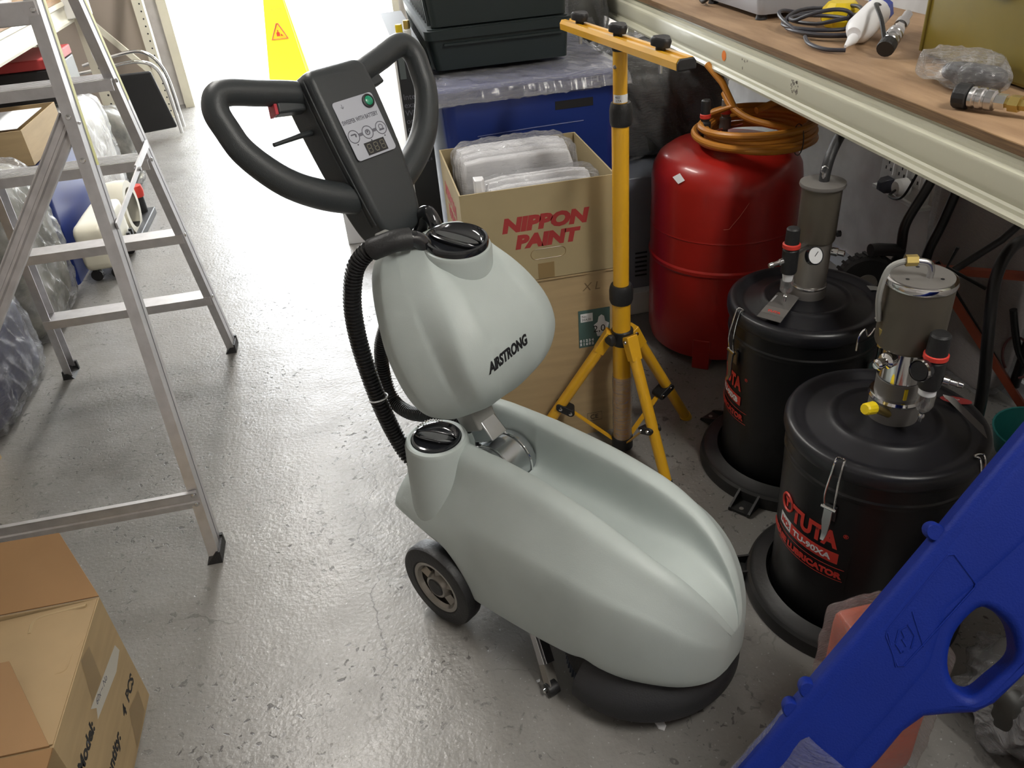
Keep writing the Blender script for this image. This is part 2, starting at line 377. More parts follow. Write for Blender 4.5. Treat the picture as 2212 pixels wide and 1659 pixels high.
struct('ceiling', MB().bb((-2.75, -2.35, 3.2), (1.95, 7.3, 3.3)), M['ceiling'])
struct('trim_1', MB().bb((-1.36, 7.02, 0), (-1.29, 7.14, 2.78)), M['cream_left'])
struct('trim_2', MB().bb((0.38, 7.02, 0), (0.43, 7.14, 2.78)).bb((0.16, 7.5, -0.01), (0.185, 7.53, 2.6)), M['cream_left'])
for i, (x, y) in enumerate([(1.35, -0.25), (-0.75, 2.9), (-0.75, 5.2)]):
    t = thing('ceiling_lamp', 'white ceiling tube lamp, %s' % ['above the shelf edge near the camera', 'in the middle above the aisle', 'nearest the bright doorway'][i], 'lamp', (x, y, 3.05), group='ceiling tube lamps')
    part('lamp_housing', MB().bb((-0.07, -0.63, 0.04), (0.07, 0.63, 0.15)), M['white'], t, bevel=0.006)
    part('lamp_tube', MB().cyl((0, -0.6, 0.02), (0, 0.6, 0.02), 0.014, n=12), mat('lit_lamp_tube', (1, 1, 1), emit=(1, 0.98, 0.93), estr=6), t)

# ------------------------------------------------------------------ the floor scrubber
HEAD = math.atan2(-0.792, 0.611)
S = thing('floor_scrubber', 'grey-green walk-behind floor scrubber with black double-loop handle, parked on the concrete floor', 'cleaning machine', (0.149, 1.458, 0), HEAD)
# local frame: x forward to the nose, y to the machine's left, z up
ST = [  # x, half width, ridge z, crease z, lower crease z, sill z, valley z, valley half width factor
    (-0.146, .168, .345, .315, .288, .262, .250, 1), (-0.134, .180, .385, .330, .290, .255, .245, 1), (-0.085, .184, .436, .355, .292, .242, .24, 1), (-0.03, .189, .446, .365, .292, .234, .24, 1),
    (0.02, .191, .448, .378, .296, .225, .24, 1), (0.055, .192, .448, .386, .300, .198, .24, 1), (0.082, .192, .448, .392, .303, .160, .245, 1),
    (0.098, .192, .448, .394, .305, .118, .335, 1), (0.125, .193, .448, .396, .307, .113, .338, 1), (0.2, .194, .444, .396, .312, .117, .335, 1),
    (0.29, .195, .436, .392, .318, .126, .330, 1.05), (0.37, .194, .423, .383, .318, .137, .322, 1.08), (0.405, .192, .415, .378, .317, .148, .318, 1.1), (0.44, .187, .405, .370, .314, .140, .318, 1.1),
    (0.49, .174, .386, .354, .306, .136, .316, 1.1), (0.54, .152, .360, .330, .288, .136, .305, 1.08), (0.58, .124, .325, .298, .260, .132, .288, 1.05),
    (0.608, .092, .288, .265, .234, .128, .266, 1.0), (0.626, .058, .250, .232, .208, .126, .240, .9), (0.634, .024, .220, .21, .19, .13, .218, .7)]
def body_section(w, zt, zA, zB, zs, zv, k):
    vf = 0.062 * min(1.0, w / 0.178)
    vf *= k
    c1 = min(0.088 * (w / 0.19), vf + 0.03)
    return [(0, zv), (vf * .6, zv + .001), (vf * .88, zv + (zt - zv) * .25), (vf, zv + (zt - zv) * .82), (vf + .008 * w / .19, zt - .002), (c1 + .006, zt), (w * .60, zt - (zt - zA) * .25),
            (w * .71, zA), (w * .84, zA - (zA - zB) * .55), (w * .925, zB), (w * .975, zB - (zB - zs) * .35), (w, zs + (zB - zs) * .25), (w * .995, zs + .012), (w * .97, zs)]
rows = []
for st in ST:
    half = [Vector((st[0], y, z)) for y, z in body_section(*st[1:])]
    half = cr(half, 4)
    rows.append(half)
rows2 = []
for j in range(len(rows[0])): rows2.append(cr([r[j] for r in rows], 3))
rings = []
for i in range(len(rows2[0])):
    h = [rows2[j][i] for j in range(len(rows2))]
    rings.append([Vector((p.x, -p.y, p.z)) for p in h[:0:-1]] + h)
mb = MB().loft(rings, closed=False, caps=False)
for rg in (rings[0], rings[-1]):   # closed tail and nose
    n = len(rg); mb.add(rg, [tuple(range(n))])
body = part('lower_body', mb, M['tank'], S, angle=50)
body_bvh = BVHTree.FromPolygons(mb.v, mb.f)
# raised filler neck for the lower tank
nc = Vector((-0.040, -0.108, 0)); fz = 0.458
mb = MB().lathe([(0.0, 0.26), (0.076, .26), (0.0745, .33), (.0725, .39), (0.0700, fz - .010), (.067, fz - .002), (.062, fz), (.056, fz - .001), (.0545, fz - .012), (0.0, fz - .012)], c=(nc.x, nc.y, 0), n=64)
part('filler_neck', mb, M['tank'], S, angle=30)
def screw_cap(name, c, axis, r, ang):
    z = Vector(axis).normalized(); x = Vector((math.cos(ang), math.sin(ang), 0)); x = (x - z * x.dot(z)).normalized(); y = z.cross(x)
    c = Vector(c)
    mb = MB().lathe([(0, -.004), (r, -.004), (r * 1.0, .004), (r * .97, .008), (r * .90, .009), (r * .84, .003), (r * .70, -.001), (0, -.002)], c=c, axis=z, n=56)
    for s in (-1, 1):   # two crescent walls of the finger grip
        P = [c + x * (r * .86 * math.sin(a)) + y * (s * r * (.10 + .20 * math.cos(a))) for a in [R(q) for q in range(-88, 89, 11)]]
        mb.tube([p + z * .005 for p in P], r * .045, 8)
        mb.loft([[p - z * .004 for p in P], [p + z * .006 for p in P]], closed=False, caps=False)
    mb.grid(lambda u, v: c + x * (r * .80 * (2 * u - 1)) + y * (r * .17 * (2 * v - 1) * (1 - (2 * u - 1) ** 2) ** .5) + z * .0085, 14, 4)
    return part(name, mb, M['gloss_black'], S, angle=40)
screw_cap('lower_filler_cap', (nc.x, nc.y, fz - .004), (0, 0, 1), 0.054, R(20))
# bead chain of the lower cap
pts = cr([(-0.068, -.062, .462), (-.085, -.075, .466), (-.098, -.098, .462), (-.104, -.12, .448), (-.106, -.135, .42), (-.107, -.142, .395), (-.105, -.146, .37)], 12)
mb = MB()
for p in even(pts, 0.0062): mb.lathe([(0.0001, -.0024), (.0018, -.0016), (.0025, 0), (.0018, .0016), (.0001, .0024)], c=p, n=8)
mb.tube(pts, .0006, 5); part('bead_chain', mb, M['chrome'], S, kind='stuff')

# wheels
for s in (-1, 1):
    yo = 0.213 * s; yi = 0.166 * s
    wl = part('wheel', MB().lathe([(.066, yi), (.098, yi), (.1055, yi + .006 * s), (.1065, yi + .012 * s), (.1065, yo - .010 * s), (.103, yo - .003 * s), (.096, yo), (.072, yo), (.069, yo - .004 * s), (.066, yo - .006 * s)], c=(0, 0, .107), axis=(0, 1, 0), n=64), M['rubber'], S, angle=40)
    mb = MB().lathe([(.055, yo - .012 * s), (.060, yo - .003 * s), (.0685, yo - .002 * s), (.069, yi), (.062, yi + .004 * s), (.056, yo - .022 * s)], c=(0, 0, .107), axis=(0, 1, 0), n=48)
    mb.lathe([(0, yo - .004 * s), (.028, yo - .002 * s), (.031, yo - .008 * s), (.036, yo - .022 * s), (.038, yi), (0, yi)], c=(0, 0, .107), axis=(0, 1, 0), n=32)
    for k in range(5):
        a = R(72 * k + 20); d = Vector((math.cos(a), 0, math.sin(a))); tt = Vector((-math.sin(a), 0, math.cos(a)))
        c = Vector((0, 0, .107))
        mb.loft([[c + d * .030 + tt * .012 + Vector((0, yo - .018 * s, 0)), c + d * .030 + Vector((0, yo - .008 * s, 0)), c + d * .030 - tt * .012 + Vector((0, yo - .018 * s, 0)), c + d * .03 + Vector((0, yo - .034 * s, 0))],
                 [c + d * .062 + tt * .015 + Vector((0, yo - .020 * s, 0)), c + d * .062 + Vector((0, yo - .010 * s, 0)), c + d * .062 - tt * .015 + Vector((0, yo - .020 * s, 0)), c + d * .062 + Vector((0, yo - .036 * s, 0))]])
    mb.add([Vector((0.06 * math.cos(R(q)), yo - .036 * s, .107 + .06 * math.sin(R(q)))) for q in range(0, 360, 15)], [tuple(range(24))])
    part('wheel_hub', mb, M['cast'], wl, angle=40)
    part('hub_cap', MB().lathe([(0, yo + .001 * s), (.021, yo + .0005 * s), (.0235, yo - .003 * s), (.0235, yo - .012 * s)], c=(0, 0, .107), axis=(0, 1, 0), n=32), M['rubber'], wl)
part('axle', MB().cyl((0, -.17, .107), (0, .17, .107), .011, n=16), M['steel'], S)
part('chassis', MB().bb((-.10, -.13, .16), (.12, .13, .215)).bb((.10, -.12, .115), (.42, .12, .16)).bb((.28, -.07, .07), (.50, .07, .13)), M['foot'], S, bevel=.004)

# brush skirt: a D-shaped ring round the front
def skirt_prof(): return [(.120, .134), (.155, .128), (.180, .112), (.198, .092), (.2060, .078), (.2100, .064), (.2105, .044), (.207, .037), (.198, .039), (.194, .06), (.17, .085), (.120, .105)]
mb = MB().lathe(skirt_prof(), c=(.418, 0, 0), n=72, a0=R(-98), a1=R(98))
part('splash_skirt', mb, M['skirt'], S, angle=32)
mb = MB().cyl((.427, 0, .045), (.427, 0, .10), .175, .15, n=48)
br = part('brush_head', mb, M['rubber'], S)
mb = MB()
for k in range(90):
    a = R(4 * k); 
    for rr in (.165, .13): mb.cyl((.427 + rr * math.cos(a), rr * math.sin(a), .046), (.427 + (rr + .006) * math.cos(a), (rr + .006) * math.sin(a), .001), .0035, n=4)
part('bristles', mb, mat('brush_bristles', (.05, .06, .08), .6), br, kind='stuff')

# squeegee side arm with its little roller
arm = part('squeegee_arm', MB().beam((.215, -.150, .150), (.300, -.196, .055), .020, .004, (0, 1, 0)).beam((.225, -.135, .150), (.310, -.181, .055), .003, .022, (0, 1, 0)), M['steel'], S, bevel=.001)
part('roller_fork', MB().beam((.290, -.190, .062), (.332, -.216, .020), .022, .003, (0, 1, 0)).beam((.292, -.172, .05), (.33, -.197, .022), .003, .018, (0, 1, 0)), M['cast'], arm)
part('roller', MB().lathe([(.004, -.014), (.015, -.012), (.016, 0), (.015, .012), (.004, .014)], c=(.333, -.207, .0165), axis=(.3, 1, 0), n=24), M['rubber'], arm)
part('roller_bolt', MB().cyl((.3265, -.2245, .0165), (.330, -.190, .0165), .005, n=12), M['chrome'], arm)

# column frame: s along the column (leaning back), p in front of it
T = R(27); A_ = Vector((-math.sin(T), 0, math.cos(T))); N_ = Vector((math.cos(T), 0, math.sin(T))); B_ = Vector((0, 0, .42))
def K(s, v, p): return B_ + A_ * s + Vector((0, v, 0)) + N_ * p
cl = MB()
def ring_box(s, w0, w1, p0, p1): return [K(s, w0, p0), K(s, w1, p0), K(s, w1, p1), K(s, w0, p1)]
cl.loft([ring_box(.035, -.022, .022, -.035, .005), ring_box(.53, -.022, .022, -.035, .005)])
part('handle_column', cl, M['bracket'], S, bevel=.004)
part('column_socket', MB().loft([ring_box(.018, -.030, .028, -.03, .030), ring_box(.082, -.033, .031, -.035, .034)]), M['grey_plastic'], S, bevel=.006)
# swivel bracket
pv = Vector((.043, 0, .352))
mb = MB().lathe([(0, -.055), (.058, -.055), (.060, -.05), (.060, .050), (.058, .055), (0, .055)], c=pv, axis=(0, 1, 0), n=48)
sw = part('swivel_drum', mb, M['bracket'], S, angle=30)
mb = MB().loft([[K(-.012, y, p) for y, p in ((-.022, -.02), (.028, -.02), (.028, .045), (-.022, .045))], [K(.045, y, p) for y, p in ((-.02, -.015), (.025, -.015), (.025, .028), (-.02, .028))]])
mb.box(pv + Vector((-.03, .0, .03)), (.07, .05, .03), (0, R(-30), 0))
part('bracket_neck', mb, M['bracket'], sw, bevel=.003)
for yy in (-.056, -.028, .034):
    part('drum_ring', MB().tube([pv + Vector((.062 * math.cos(a), yy, .062 * math.sin(a))) for a in [R(q) for q in range(0, 360, 8)]], .0022, 8, closed=True), M['chrome'], sw)
part('pivot_bolt', MB().cyl(pv + Vector((0, -.064, 0)), pv + Vector((0, -.054, 0)), .012, n=6), M['chrome'], sw)

# upper solution tank
TS = [  # s, widest half width, front half width, back p, widest p, front p
    (.070, .030, .020, .005, .035, .07), (.079, .078, .045, .000, .05, .115), (.092, .112, .058, -.002, .06, .150), (.115, .145, .090, -.004, .07, .190), (.145, .166, .108, -.004, .075, .220), (.185, .178, .120, -.004, .08, .240),
    (.235, .180, .120, -.002, .08, .247), (.285, .175, .112, .0, .08, .240), (.330, .165, .100, .002, .085, .225), (.370, .152, .086, .004, .085, .205),
    (.405, .138, .072, .006, .09, .185), (.430, .122, .060, .010, .09, .165), (.447, .104, .050, .02, .09, .145), (.457, .07, .03, .04, .09, .12)]
def tank_half(s, wm, wf, p0, pm, p1):
    return [(0, p0), (wm * .55, p0 + .001), (wm * .90, p0 + (pm - p0) * .45), (wm, pm), (wm * .985, pm + (p1 - pm) * .18), (wm * .86, pm + (p1 - pm) * .46), (wm * .80, pm + (p1 - pm) * .56),
            (wf * 1.12, p1 - (p1 - pm) * .16), (wf * .96, p1 - (p1 - pm) * .07), (wf * .70, p1 - .001), (wf * .50, p1 - .0035 * min(1, wf / .06)), (0, p1 - .0045 * min(1, wf / .06))]
rows = [[K(t[0], v, p) for v, p in cr([Vector((a, b, 0)) for a, b in tank_half(*t)], 3) for v, p in [(v, p)]] if False else [K(t[0], q.x, q.y) for q in cr([Vector((a, b, 0)) for a, b in tank_half(*t)], 3)] for t in TS]
cols = [cr([r[j] for r in rows], 4) for j in range(len(rows[0]))]
rings = []
for i in range(len(cols[0])):
    h = [cols[j][i] for j in range(len(cols))]
    rings.append(h + [Vector((p.x, -p.y, p.z)) for p in h[-2:0:-1]])
mb = MB().loft(rings); ut = part('solution_tank', mb, M['tank'], S, angle=60)
tank_bvh = BVHTree.FromPolygons(mb.v, mb.f)
bc = Vector((-.020, 0.002, 0)); bz = .874; bax = Vector((.13, -.02, 1)).normalized()
bo = Vector((bc.x, bc.y, bz))
part('tank_neck', MB().lathe([(0, -.16), (.078, -.16), (.074, -.10), (.0715, -.04), (.070, -.010), (.067, -.002), (.062, 0), (.058, -.004), (0, -.004)], c=bo, axis=bax, n=64), M['tank'], ut, angle=30)
screw_cap('upper_filler_cap', bo + bax * .004, bax, 0.0635, R(12))
# name printed across the front right of the tank
q0 = K(.167, -.092, .30); q1 = K(.178, .028, .30)
dirx = (q1 - q0).normalized(); diry = (A_ - dirx * A_.dot(dirx)).normalized()
def on_tank(p):
    w = q0 + dirx * p.x + diry * p.y
    h = tank_bvh.ray_cast(w + N_ * .1, -N_)
    return (h[0] + N_ * (.0009 + p.z)) if h[0] else w
text('AIRSTRONG', .029, M['ink'], S, fn=on_tank, world=False, bold=.0013, shear=.22, width=.120, thick=.0002)

# drain elbows and hoses
def corrugated(P, r, pitch, amp, n=14):
    """hose with moulded rings"""
    Q = even(P, pitch / 4); cnt = len(Q)
    prof = [0, amp, amp, 0]
    mb = MB(); rings = []
    t0 = (Q[1] - Q[0]).normalized(); x = Vector((0, 0, 1)).cross(t0)
    x = x.normalized() if x.length > .1 else Vector((1, 0, 0)); prev = t0
    for i, p in enumerate(Q):
        t = (Q[min(i + 1, cnt - 1)] - Q[max(i - 1, 0)]).normalized(); x = prev.rotation_difference(t) @ x; x = (x - t * x.dot(t)).normalized(); prev = t; y = t.cross(x)
        rr = r + prof[i % 4]
        rings.append([p + x * rr * math.cos(2 * PI * k / n) + y * rr * math.sin(2 * PI * k / n) for k in range(n)])
    return mb.loft(rings)
H1 = cr([(-.096, -.118, .898), (-.122, -.137, .884), (-.146, -.153, .852), (-.158, -.163, .805), (-.161, -.170, .755), (-.159, -.172, .69), (-.147, -.172, .615), (-.129, -.170, .54), (-.112, -.162, .470), (-.09, -.155, .42), (-.07, -.145, .395)], 10)
part('drain_hose', corrugated(H1, .0152, .0076, .0036), M['hose'], S, angle=25)
H2 = cr([(-.20, .03, .80), (-.26, .025, .69), (-.306, .02, .605), (-.350, .02, .52), (-.362, .02, .435), (-.335, .015, .37), (-.27, .005, .365), (-.196, .0, .388), (-.12, .0, .405), (-.05, .005, .415)], 10)
part('suction_hose', corrugated(H2, .0142, .0076, .0036), M['hose'], S, angle=25)
mb = MB().tube(cr([(-.052, -.040, .842), (-.056, -.044, .872), (-.066, -.058, .893), (-.080, -.085, .899)], 6), .0165, 20)
el = part('hose_elbow', mb, M['gloss_black'], S)
part('hose_sleeve', MB().tube(cr([(-.070, -.070, .898), (-.085, -.098, .900), (-.104, -.126, .893), (-.112, -.132, .889)], 5), .0215, 24), M['rubber'], el)
part('elbow_collar', MB().lathe([(0, -.01), (.026, -.01), (.026, .004), (.02, .008), (0, .008)], c=(-.050, -.040, .852), axis=(.1, 0, 1), n=32), M['gloss_black'], el)
mb = MB().tube(cr([(-.115, .045, .822), (-.122, .047, .852), (-.128, .048, .876), (-.145, .05, .894), (-.165, .052, .886), (-.172, .052, .862), (-.19, .04, .82)], 6), .0145, 20)
e2 = part('vent_elbow', mb, M['gloss_black'], S)
part('vent_collar', MB().lathe([(0, -.012), (.022, -.012), (.022, .006), (0, .006)], c=(-.117, .045, .835), axis=(-.15, 0, 1), n=28), M['gloss_black'], e2)
part('cable_tie', MB().tube([Vector((-.134 + .0205 * math.cos(a), -.170 + .0205 * math.sin(a), .560 + .004 * math.cos(a))) for a in [R(q) for q in range(0, 360, 12)]], .0017, 6, closed=True), M['paper'], S)
part('hose_clip', MB().box(K(.475, -.085, .10), (.03, .03, .03)), M['grey_plastic'], S, bevel=.004)
part('power_cable', MB().tube(cr([K(.08, .01, -.04), (-.045, .01, .43), (-.035, .005, .40), (-.03, 0, .36)], 6), .005, 8), M['hose'], S)

# control head
HS = [(.470, .030, -.020, .045), (.480, .046, -.026, .056), (.500, .055, -.030, .064), (.54, .062, -.032, .070), (.60, .068, -.033, .075), (.66, .072, -.034, .078), (.74, .0735, -.036, .080),
      (.785, .073, -.036, .080), (.806, .071, -.034, .078), (.818, .064, -.026, .070), (.824, .050, -.012, .056)]
def head_ring(s, w, p0, p1, r=.014):
    pts = rrect(2 * w, p1 - p0, min(r, w * .5, (p1 - p0) * .4), 5)
    return [K(s, x, (p0 + p1) / 2 + y) for x, y in pts]
dense = cr([Vector((a, b, c)) for a, b, c, d in HS], 4); dz = cr([Vector((d, 0, 0)) for a, b, c, d in HS], 4)
hd = part('control_head', MB().loft([head_ring(q.x, q.y, q.z, e.x) for q, e in zip(dense, dz)]), M['head'], S, angle=40)
# the split line: two thin raised beads along each flank
for s in (-1, 1):
    for po, nm in ((.046, 'seam_bead'), (.062, 'seam_bead')):
        P = [K(q.x, s * (q.y + .0004), po - (.080 - e.x) * .8) for q, e in zip(dense, dz) if .50 < q.x < .812]
        part(nm, MB().tube(P, .0022, 8), M['head'], hd)
# handle loops, one each side
LP = [(.785, .045), (.800, .085), (.817, .150), (.832, .205), (.830, .232), (.806, .247), (.770, .244), (.730, .236), (.685, .211), (.643, .176), (.606, .126), (.578, .07), (.570, .04)]
for s in (-1, 1):
    P = cr([K(a, s * b, .024) for a, b in LP], 8)
    part('handle_loop', MB().tube(P, lambda t: .0245 + .006 * max(0, min(1, (t - .55) * 3)), 20), M['head'], hd, angle=60)
    tr = part('trigger', MB().loft([[K(a, s * b, p) for a, b in ((.792, .060), (.800, .126), (.770, .134), (.760, .065))] for p in (.004, .034)]), M['head'], hd, bevel=.004)
    if s < 0: part('trigger_edge', MB().loft([[K(a, s * b, p) for a, b in ((.799, .126), (.801, .132), (.770, .141), (.769, .134))] for p in (.006, .032)]), mat('red_trigger_edge', (.5, .03, .05), .4), tr, bevel=.001)
part('lift_lever', MB().tube([K(.722, -.06, .01), K(.722, -.11, .018), K(.721, -.168, .02)], lambda t: .0062 - .002 * t, 10), M['head'], hd)
# sticker panel
pf = .0805
def face(s, v, p=0): return K(s, v, pf + p)
E_ = Vector((0, 1, 0))
fm = frame(face(.690, .0), E_, A_)
mbp = MB().prism(rrect(.100, .118, .007), face(.690, 0) , E_, A_, N_, .0012)
st = part('control_sticker', mbp, M['label_white'], hd)
part('power_button_ring', MB().lathe([(0, 0), (.0135, 0), (.0135, .004), (.010, .005), (.010, .003), (0, .003)], c=face(.7335, .033, .001), axis=N_, n=32), M['ink'], hd)
part('power_button', MB().lathe([(0, 0), (.0092, 0), (.0092, .005), (.007, .0065), (0, .007)], c=face(.7335, .033, .001), axis=N_, n=28), M['green'], hd)
fm2 = frame(face(.7035, -.047, .0013), E_ + A_ * .0, A_)
text('SWEEPER WITH BATTERY', .0115, M['ink_grey'], st, mtx=fm2, world=False, width=.090, bold=.0003, thick=.0002)
text('\u2193', .012, M['ink_grey'], st, mtx=frame(face(.733, -.035, .0013), E_, A_), world=False, thick=.0002)
for i, v in enumerate((-.035, .0, .035)):
    c = face(.678, v, .0013)
    part('membrane_key', MB().tube([c + E_ * .0125 * math.cos(a) + A_ * .0125 * math.sin(a) for a in [R(q) for q in range(0, 360, 15)]], .0009, 6, closed=True), M['ink_grey'], st)
    mbk = MB()
    if i == 0: mbk.box(c + A_ * .004, (.001, .011, .0025), None).box(c + E_ * .005 - A_ * .001, (.001, .0025, .009), None)
    elif i == 1: mbk.lathe([(.0035, 0), (.006, 0), (.006, .0004), (.0035, .0004)], c=c, axis=N_, n=20).box(c, (.001, .003, .006))
    else: mbk.box(c - A_ * .004, (.001, .012, .004)).lathe([(.004, 0), (.0055, 0), (.0055, .0004), (.004, .0004)], c=c + A_ * .002, axis=N_, n=16)
    part('key_symbol', mbk, M['ink_grey'], st)
    part('key_dot', MB().cyl(face(.6615, v + .001, .001), face(.6615, v + .001, .0018), .0013, n=10), M['ink'], st)
for a, b in ((-.035, 0), (0, .035)):
    part('key_link', MB().prism([(a + .012, -.003), (b - .012, -.003), (b - .012, .003), (a + .012, .003)], face(.678, 0, .0012), E_, A_, N_, .0004), M['ink_grey'], st)
part('display_window', MB().prism([(-.021, -.0125), (.030, -.0125), (.030, .0125), (-.021, .0125)], face(.6475, 0, .001), E_, A_, N_, .0008), M['ink'], hd)
mbd = MB()
for d in range(3):
    cx = -.0125 + .0165 * d
    for sg in ((0, .008, .008, .0016), (0, 0, .008, .0016), (0, -.008, .008, .0016), (-.0045, .004, .0016, .006), (.0045, .004, .0016, .006), (-.0045, -.004, .0016, .006), (.0045, -.004, .0016, .006)):
        x, y, w, h = sg; mbd.prism([(x - w / 2, y - h / 2), (x + w / 2, y - h / 2), (x + w / 2, y + h / 2), (x - w / 2, y + h / 2)], face(.6475, cx + .001, .0017), E_, A_, N_, .0003)
part('display_digits', mbd, M['seg'], hd)

def V3(x, y, z): return Vector((x, y, z))

# ------------------------------------------------------------------ wrapped and boxy things
def superbox(a, b, n=12, p=7.0, amp=0.0, ns=6.0, seed=0, grow=0.0, zfloor=None, ridge=0.0):
    """box with soft corners and an uneven skin, world corners a and b"""
    a = Vector(a); b = Vector(b); c = (a + b) / 2; h = (b - a) / 2 + Vector((grow,) * 3)
    mb = MB()
    for ax in range(3):
        for sg in (-1, 1):
            def fn(u, v, ax=ax, sg=sg):
                q = [0, 0, 0]; q[ax] = sg; q[(ax + 1) % 3] = math.tan((2 * u - 1) * .7854) ; q[(ax + 2) % 3] = math.tan((2 * v - 1) * .7854)
                q = Vector(q); l = (abs(q.x) ** p + abs(q.y) ** p + abs(q.z) ** p) ** (1 / p); q = q / l
                w = c + Vector((q.x * h.x, q.y * h.y, q.z * h.z))
                if amp:
                    k = nz(w, ns, seed) * .7 + nz(w, ns * 3.1, seed + 5) * .4
                    if ridge:   # sharp pleats of pulled film
                        s_ = Vector((w.x + w.z * .5, w.y + w.z * .3, w.z * .35 + w.x * .2))
                        k = k * (1 - ridge) + ridge * (.55 - 2.2 * abs(nz(s_, ns * 1.6, seed + 9)) + .8 * (.3 - abs(nz(s_, ns * 4.0, seed + 11))))
                    w = w + q.normalized() * amp * k
                if zfloor is not None and w.z < zfloor: w.z = zfloor
                return w
            mb.grid(fn, n, n)
    return mb
def bundle(name, label, cat, a, b, m, film='film', amp=.012, n=16, seed=0, group=None, p=6, famp=None):
    t = thing(name, label, cat, ((a[0] + b[0]) / 2, (a[1] + b[1]) / 2, min(a[2], b[2])), group=group)
    z0 = min(a[2], b[2]) + .002
    part('wrapped_load', superbox(a, b, n, p, amp * .5, 5, seed, zfloor=z0), m, t, world=True, angle=80)
    part('stretch_film', superbox(a, b, n * 4, p, famp or amp, 9, seed + 3, grow=.012, zfloor=z0, ridge=.7), M[film], t, world=True, angle=50)
    return t
def carton(name, label, a, b, th=.004, open_top=True, m='carton', floor_=True):
    t = thing(name, label, 'cardboard box', ((a[0] + b[0]) / 2, (a[1] + b[1]) / 2, a[2]))
    x0, y0, z0 = a; x1, y1, z1 = b
    part('front_panel', MB().bb((x0, y0, z0), (x1, y0 + th, z1)), M[m], t, world=True)
    part('back_panel', MB().bb((x0, y1 - th, z0), (x1, y1, z1)), M[m], t, world=True)
    part('left_panel', MB().bb((x0, y0 + th, z0), (x0 + th, y1 - th, z1)), M[m], t, world=True)
    part('right_panel', MB().bb((x1 - th, y0 + th, z0), (x1, y1 - th, z1)), M[m], t, world=True)
    part('bottom_panel', MB().bb((x0 + th, y0 + th, z0), (x1 - th, y1 - th, z0 + th)), M[m], t, world=True)
    return t

# stack of two cartons
LB = carton('cardboard_box', 'closed brown cardboard box standing on the floor under the open paint carton', (.20, 1.93, 0), (.603, 2.33, .538))
part('top_flap', MB().bb((.201, 1.925, .538), (.602, 2.128, .5425)), M['carton'], LB, world=True)
part('top_flap', MB().bb((.201, 2.132, .538), (.602, 2.33, .5425)), M['carton'], LB, world=True)
fx = frame((0, 1.9285, 0), (1, 0, 0), (0, 0, 1))
def onY(x, z, y): return frame((x, y, z), (1, 0, 0), (0, 0, 1))
lab = part('shipping_label', MB().bb((.494, 1.9283, .308), (.585, 1.9296, .426)), M['green_label'], LB, world=True)
part('label_field', MB().bb((.500, 1.9277, .390), (.535, 1.9284, .416)), M['paper'], lab, world=True)
text('No.\n20A10', .010, M['ink'], lab, mtx=onY(.503, .404, 1.9275), thick=.0001)
text('2,0', .030, M['ink'], lab, mtx=onY(.535, .353, 1.9275), thick=.0001)
text('0 1 2 3 4\n5 1 6 0 2', .011, M['paper'], lab, mtx=onY(.4965, .326, 1.9279), thick=.0002, bold=.0006)
mbx = MB().prism([(-.012, -.034), (.012, -.034), (.018, -.012), (.022, .004), (.011, .012), (.008, .028), (0, .034), (-.008, .028), (-.011, .012), (-.022, .004), (-.018, -.012)], (.560, 1.9283, .372), (1, 0, 0), (0, 0, 1), (0, -1, 0), .0006)
part('printed_overall', mbx, M['paper'], lab, world=True)
text('X L', .034, mat('pencil_mark', (.18, .12, .06), .7), LB, mtx=onY(.508, .486, 1.9297), thick=.0001, shear=.2, name='pencil_note')
text('17', .028, mat('pencil_mark_faint', (.23, .16, .08), .7), LB, mtx=onY(.515, .235, 1.9297), thick=.0001, name='pencil_note')
text('CE', .022, M['ink'], LB, mtx=onY(.520, .052, 1.9297), thick=.0001)
part('printed_frame', MB().tube([(.512, 1.9295, .046), (.557, 1.9295, .046), (.557, 1.9295, .074), (.512, 1.9295, .074)], .0006, 4, closed=True), M['ink'], LB, world=True)

PB = carton('cardboard_box', 'open olive-brown carton with red paint-maker lettering, filled with film-wrapped white sheets', (.20, 1.925, .545), (.603, 2.325, .803), m='carton_pale')
part('front_closure_tape', MB().bb((.388, 1.9243, .546), (.432, 1.9251, .590)), M['tape'], PB, world=True)
text('NIPPON', .050, M['red_ink'], PB, mtx=onY(.300, .690, 1.9248), bold=.0032, shear=.18, width=.232, thick=.0003)
text('PAINT', .048, M['red_ink'], PB, mtx=onY(.332, .642, 1.9248), bold=.0032, shear=.18, width=.176, thick=.0003)
text('NIPPON', .050, M['red_ink'], PB, mtx=frame((.1995, 2.26, .700), (0, -1, 0), (0, 0, 1)), bold=.003, shear=.18, width=.232, thick=.0003)
text('PAINT', .048, M['red_ink'], PB, mtx=frame((.1995, 2.22, .650), (0, -1, 0), (0, 0, 1)), bold=.003, shear=.18, width=.176, thick=.0003)
part('hand_hole_crease', MB().tube([Vector((.418 + x, 1.9247, .617 + z)) for x, z in rrect(.094, .028, .0139, 6)], .0011, 5, closed=True), M['tape'], PB, world=True)
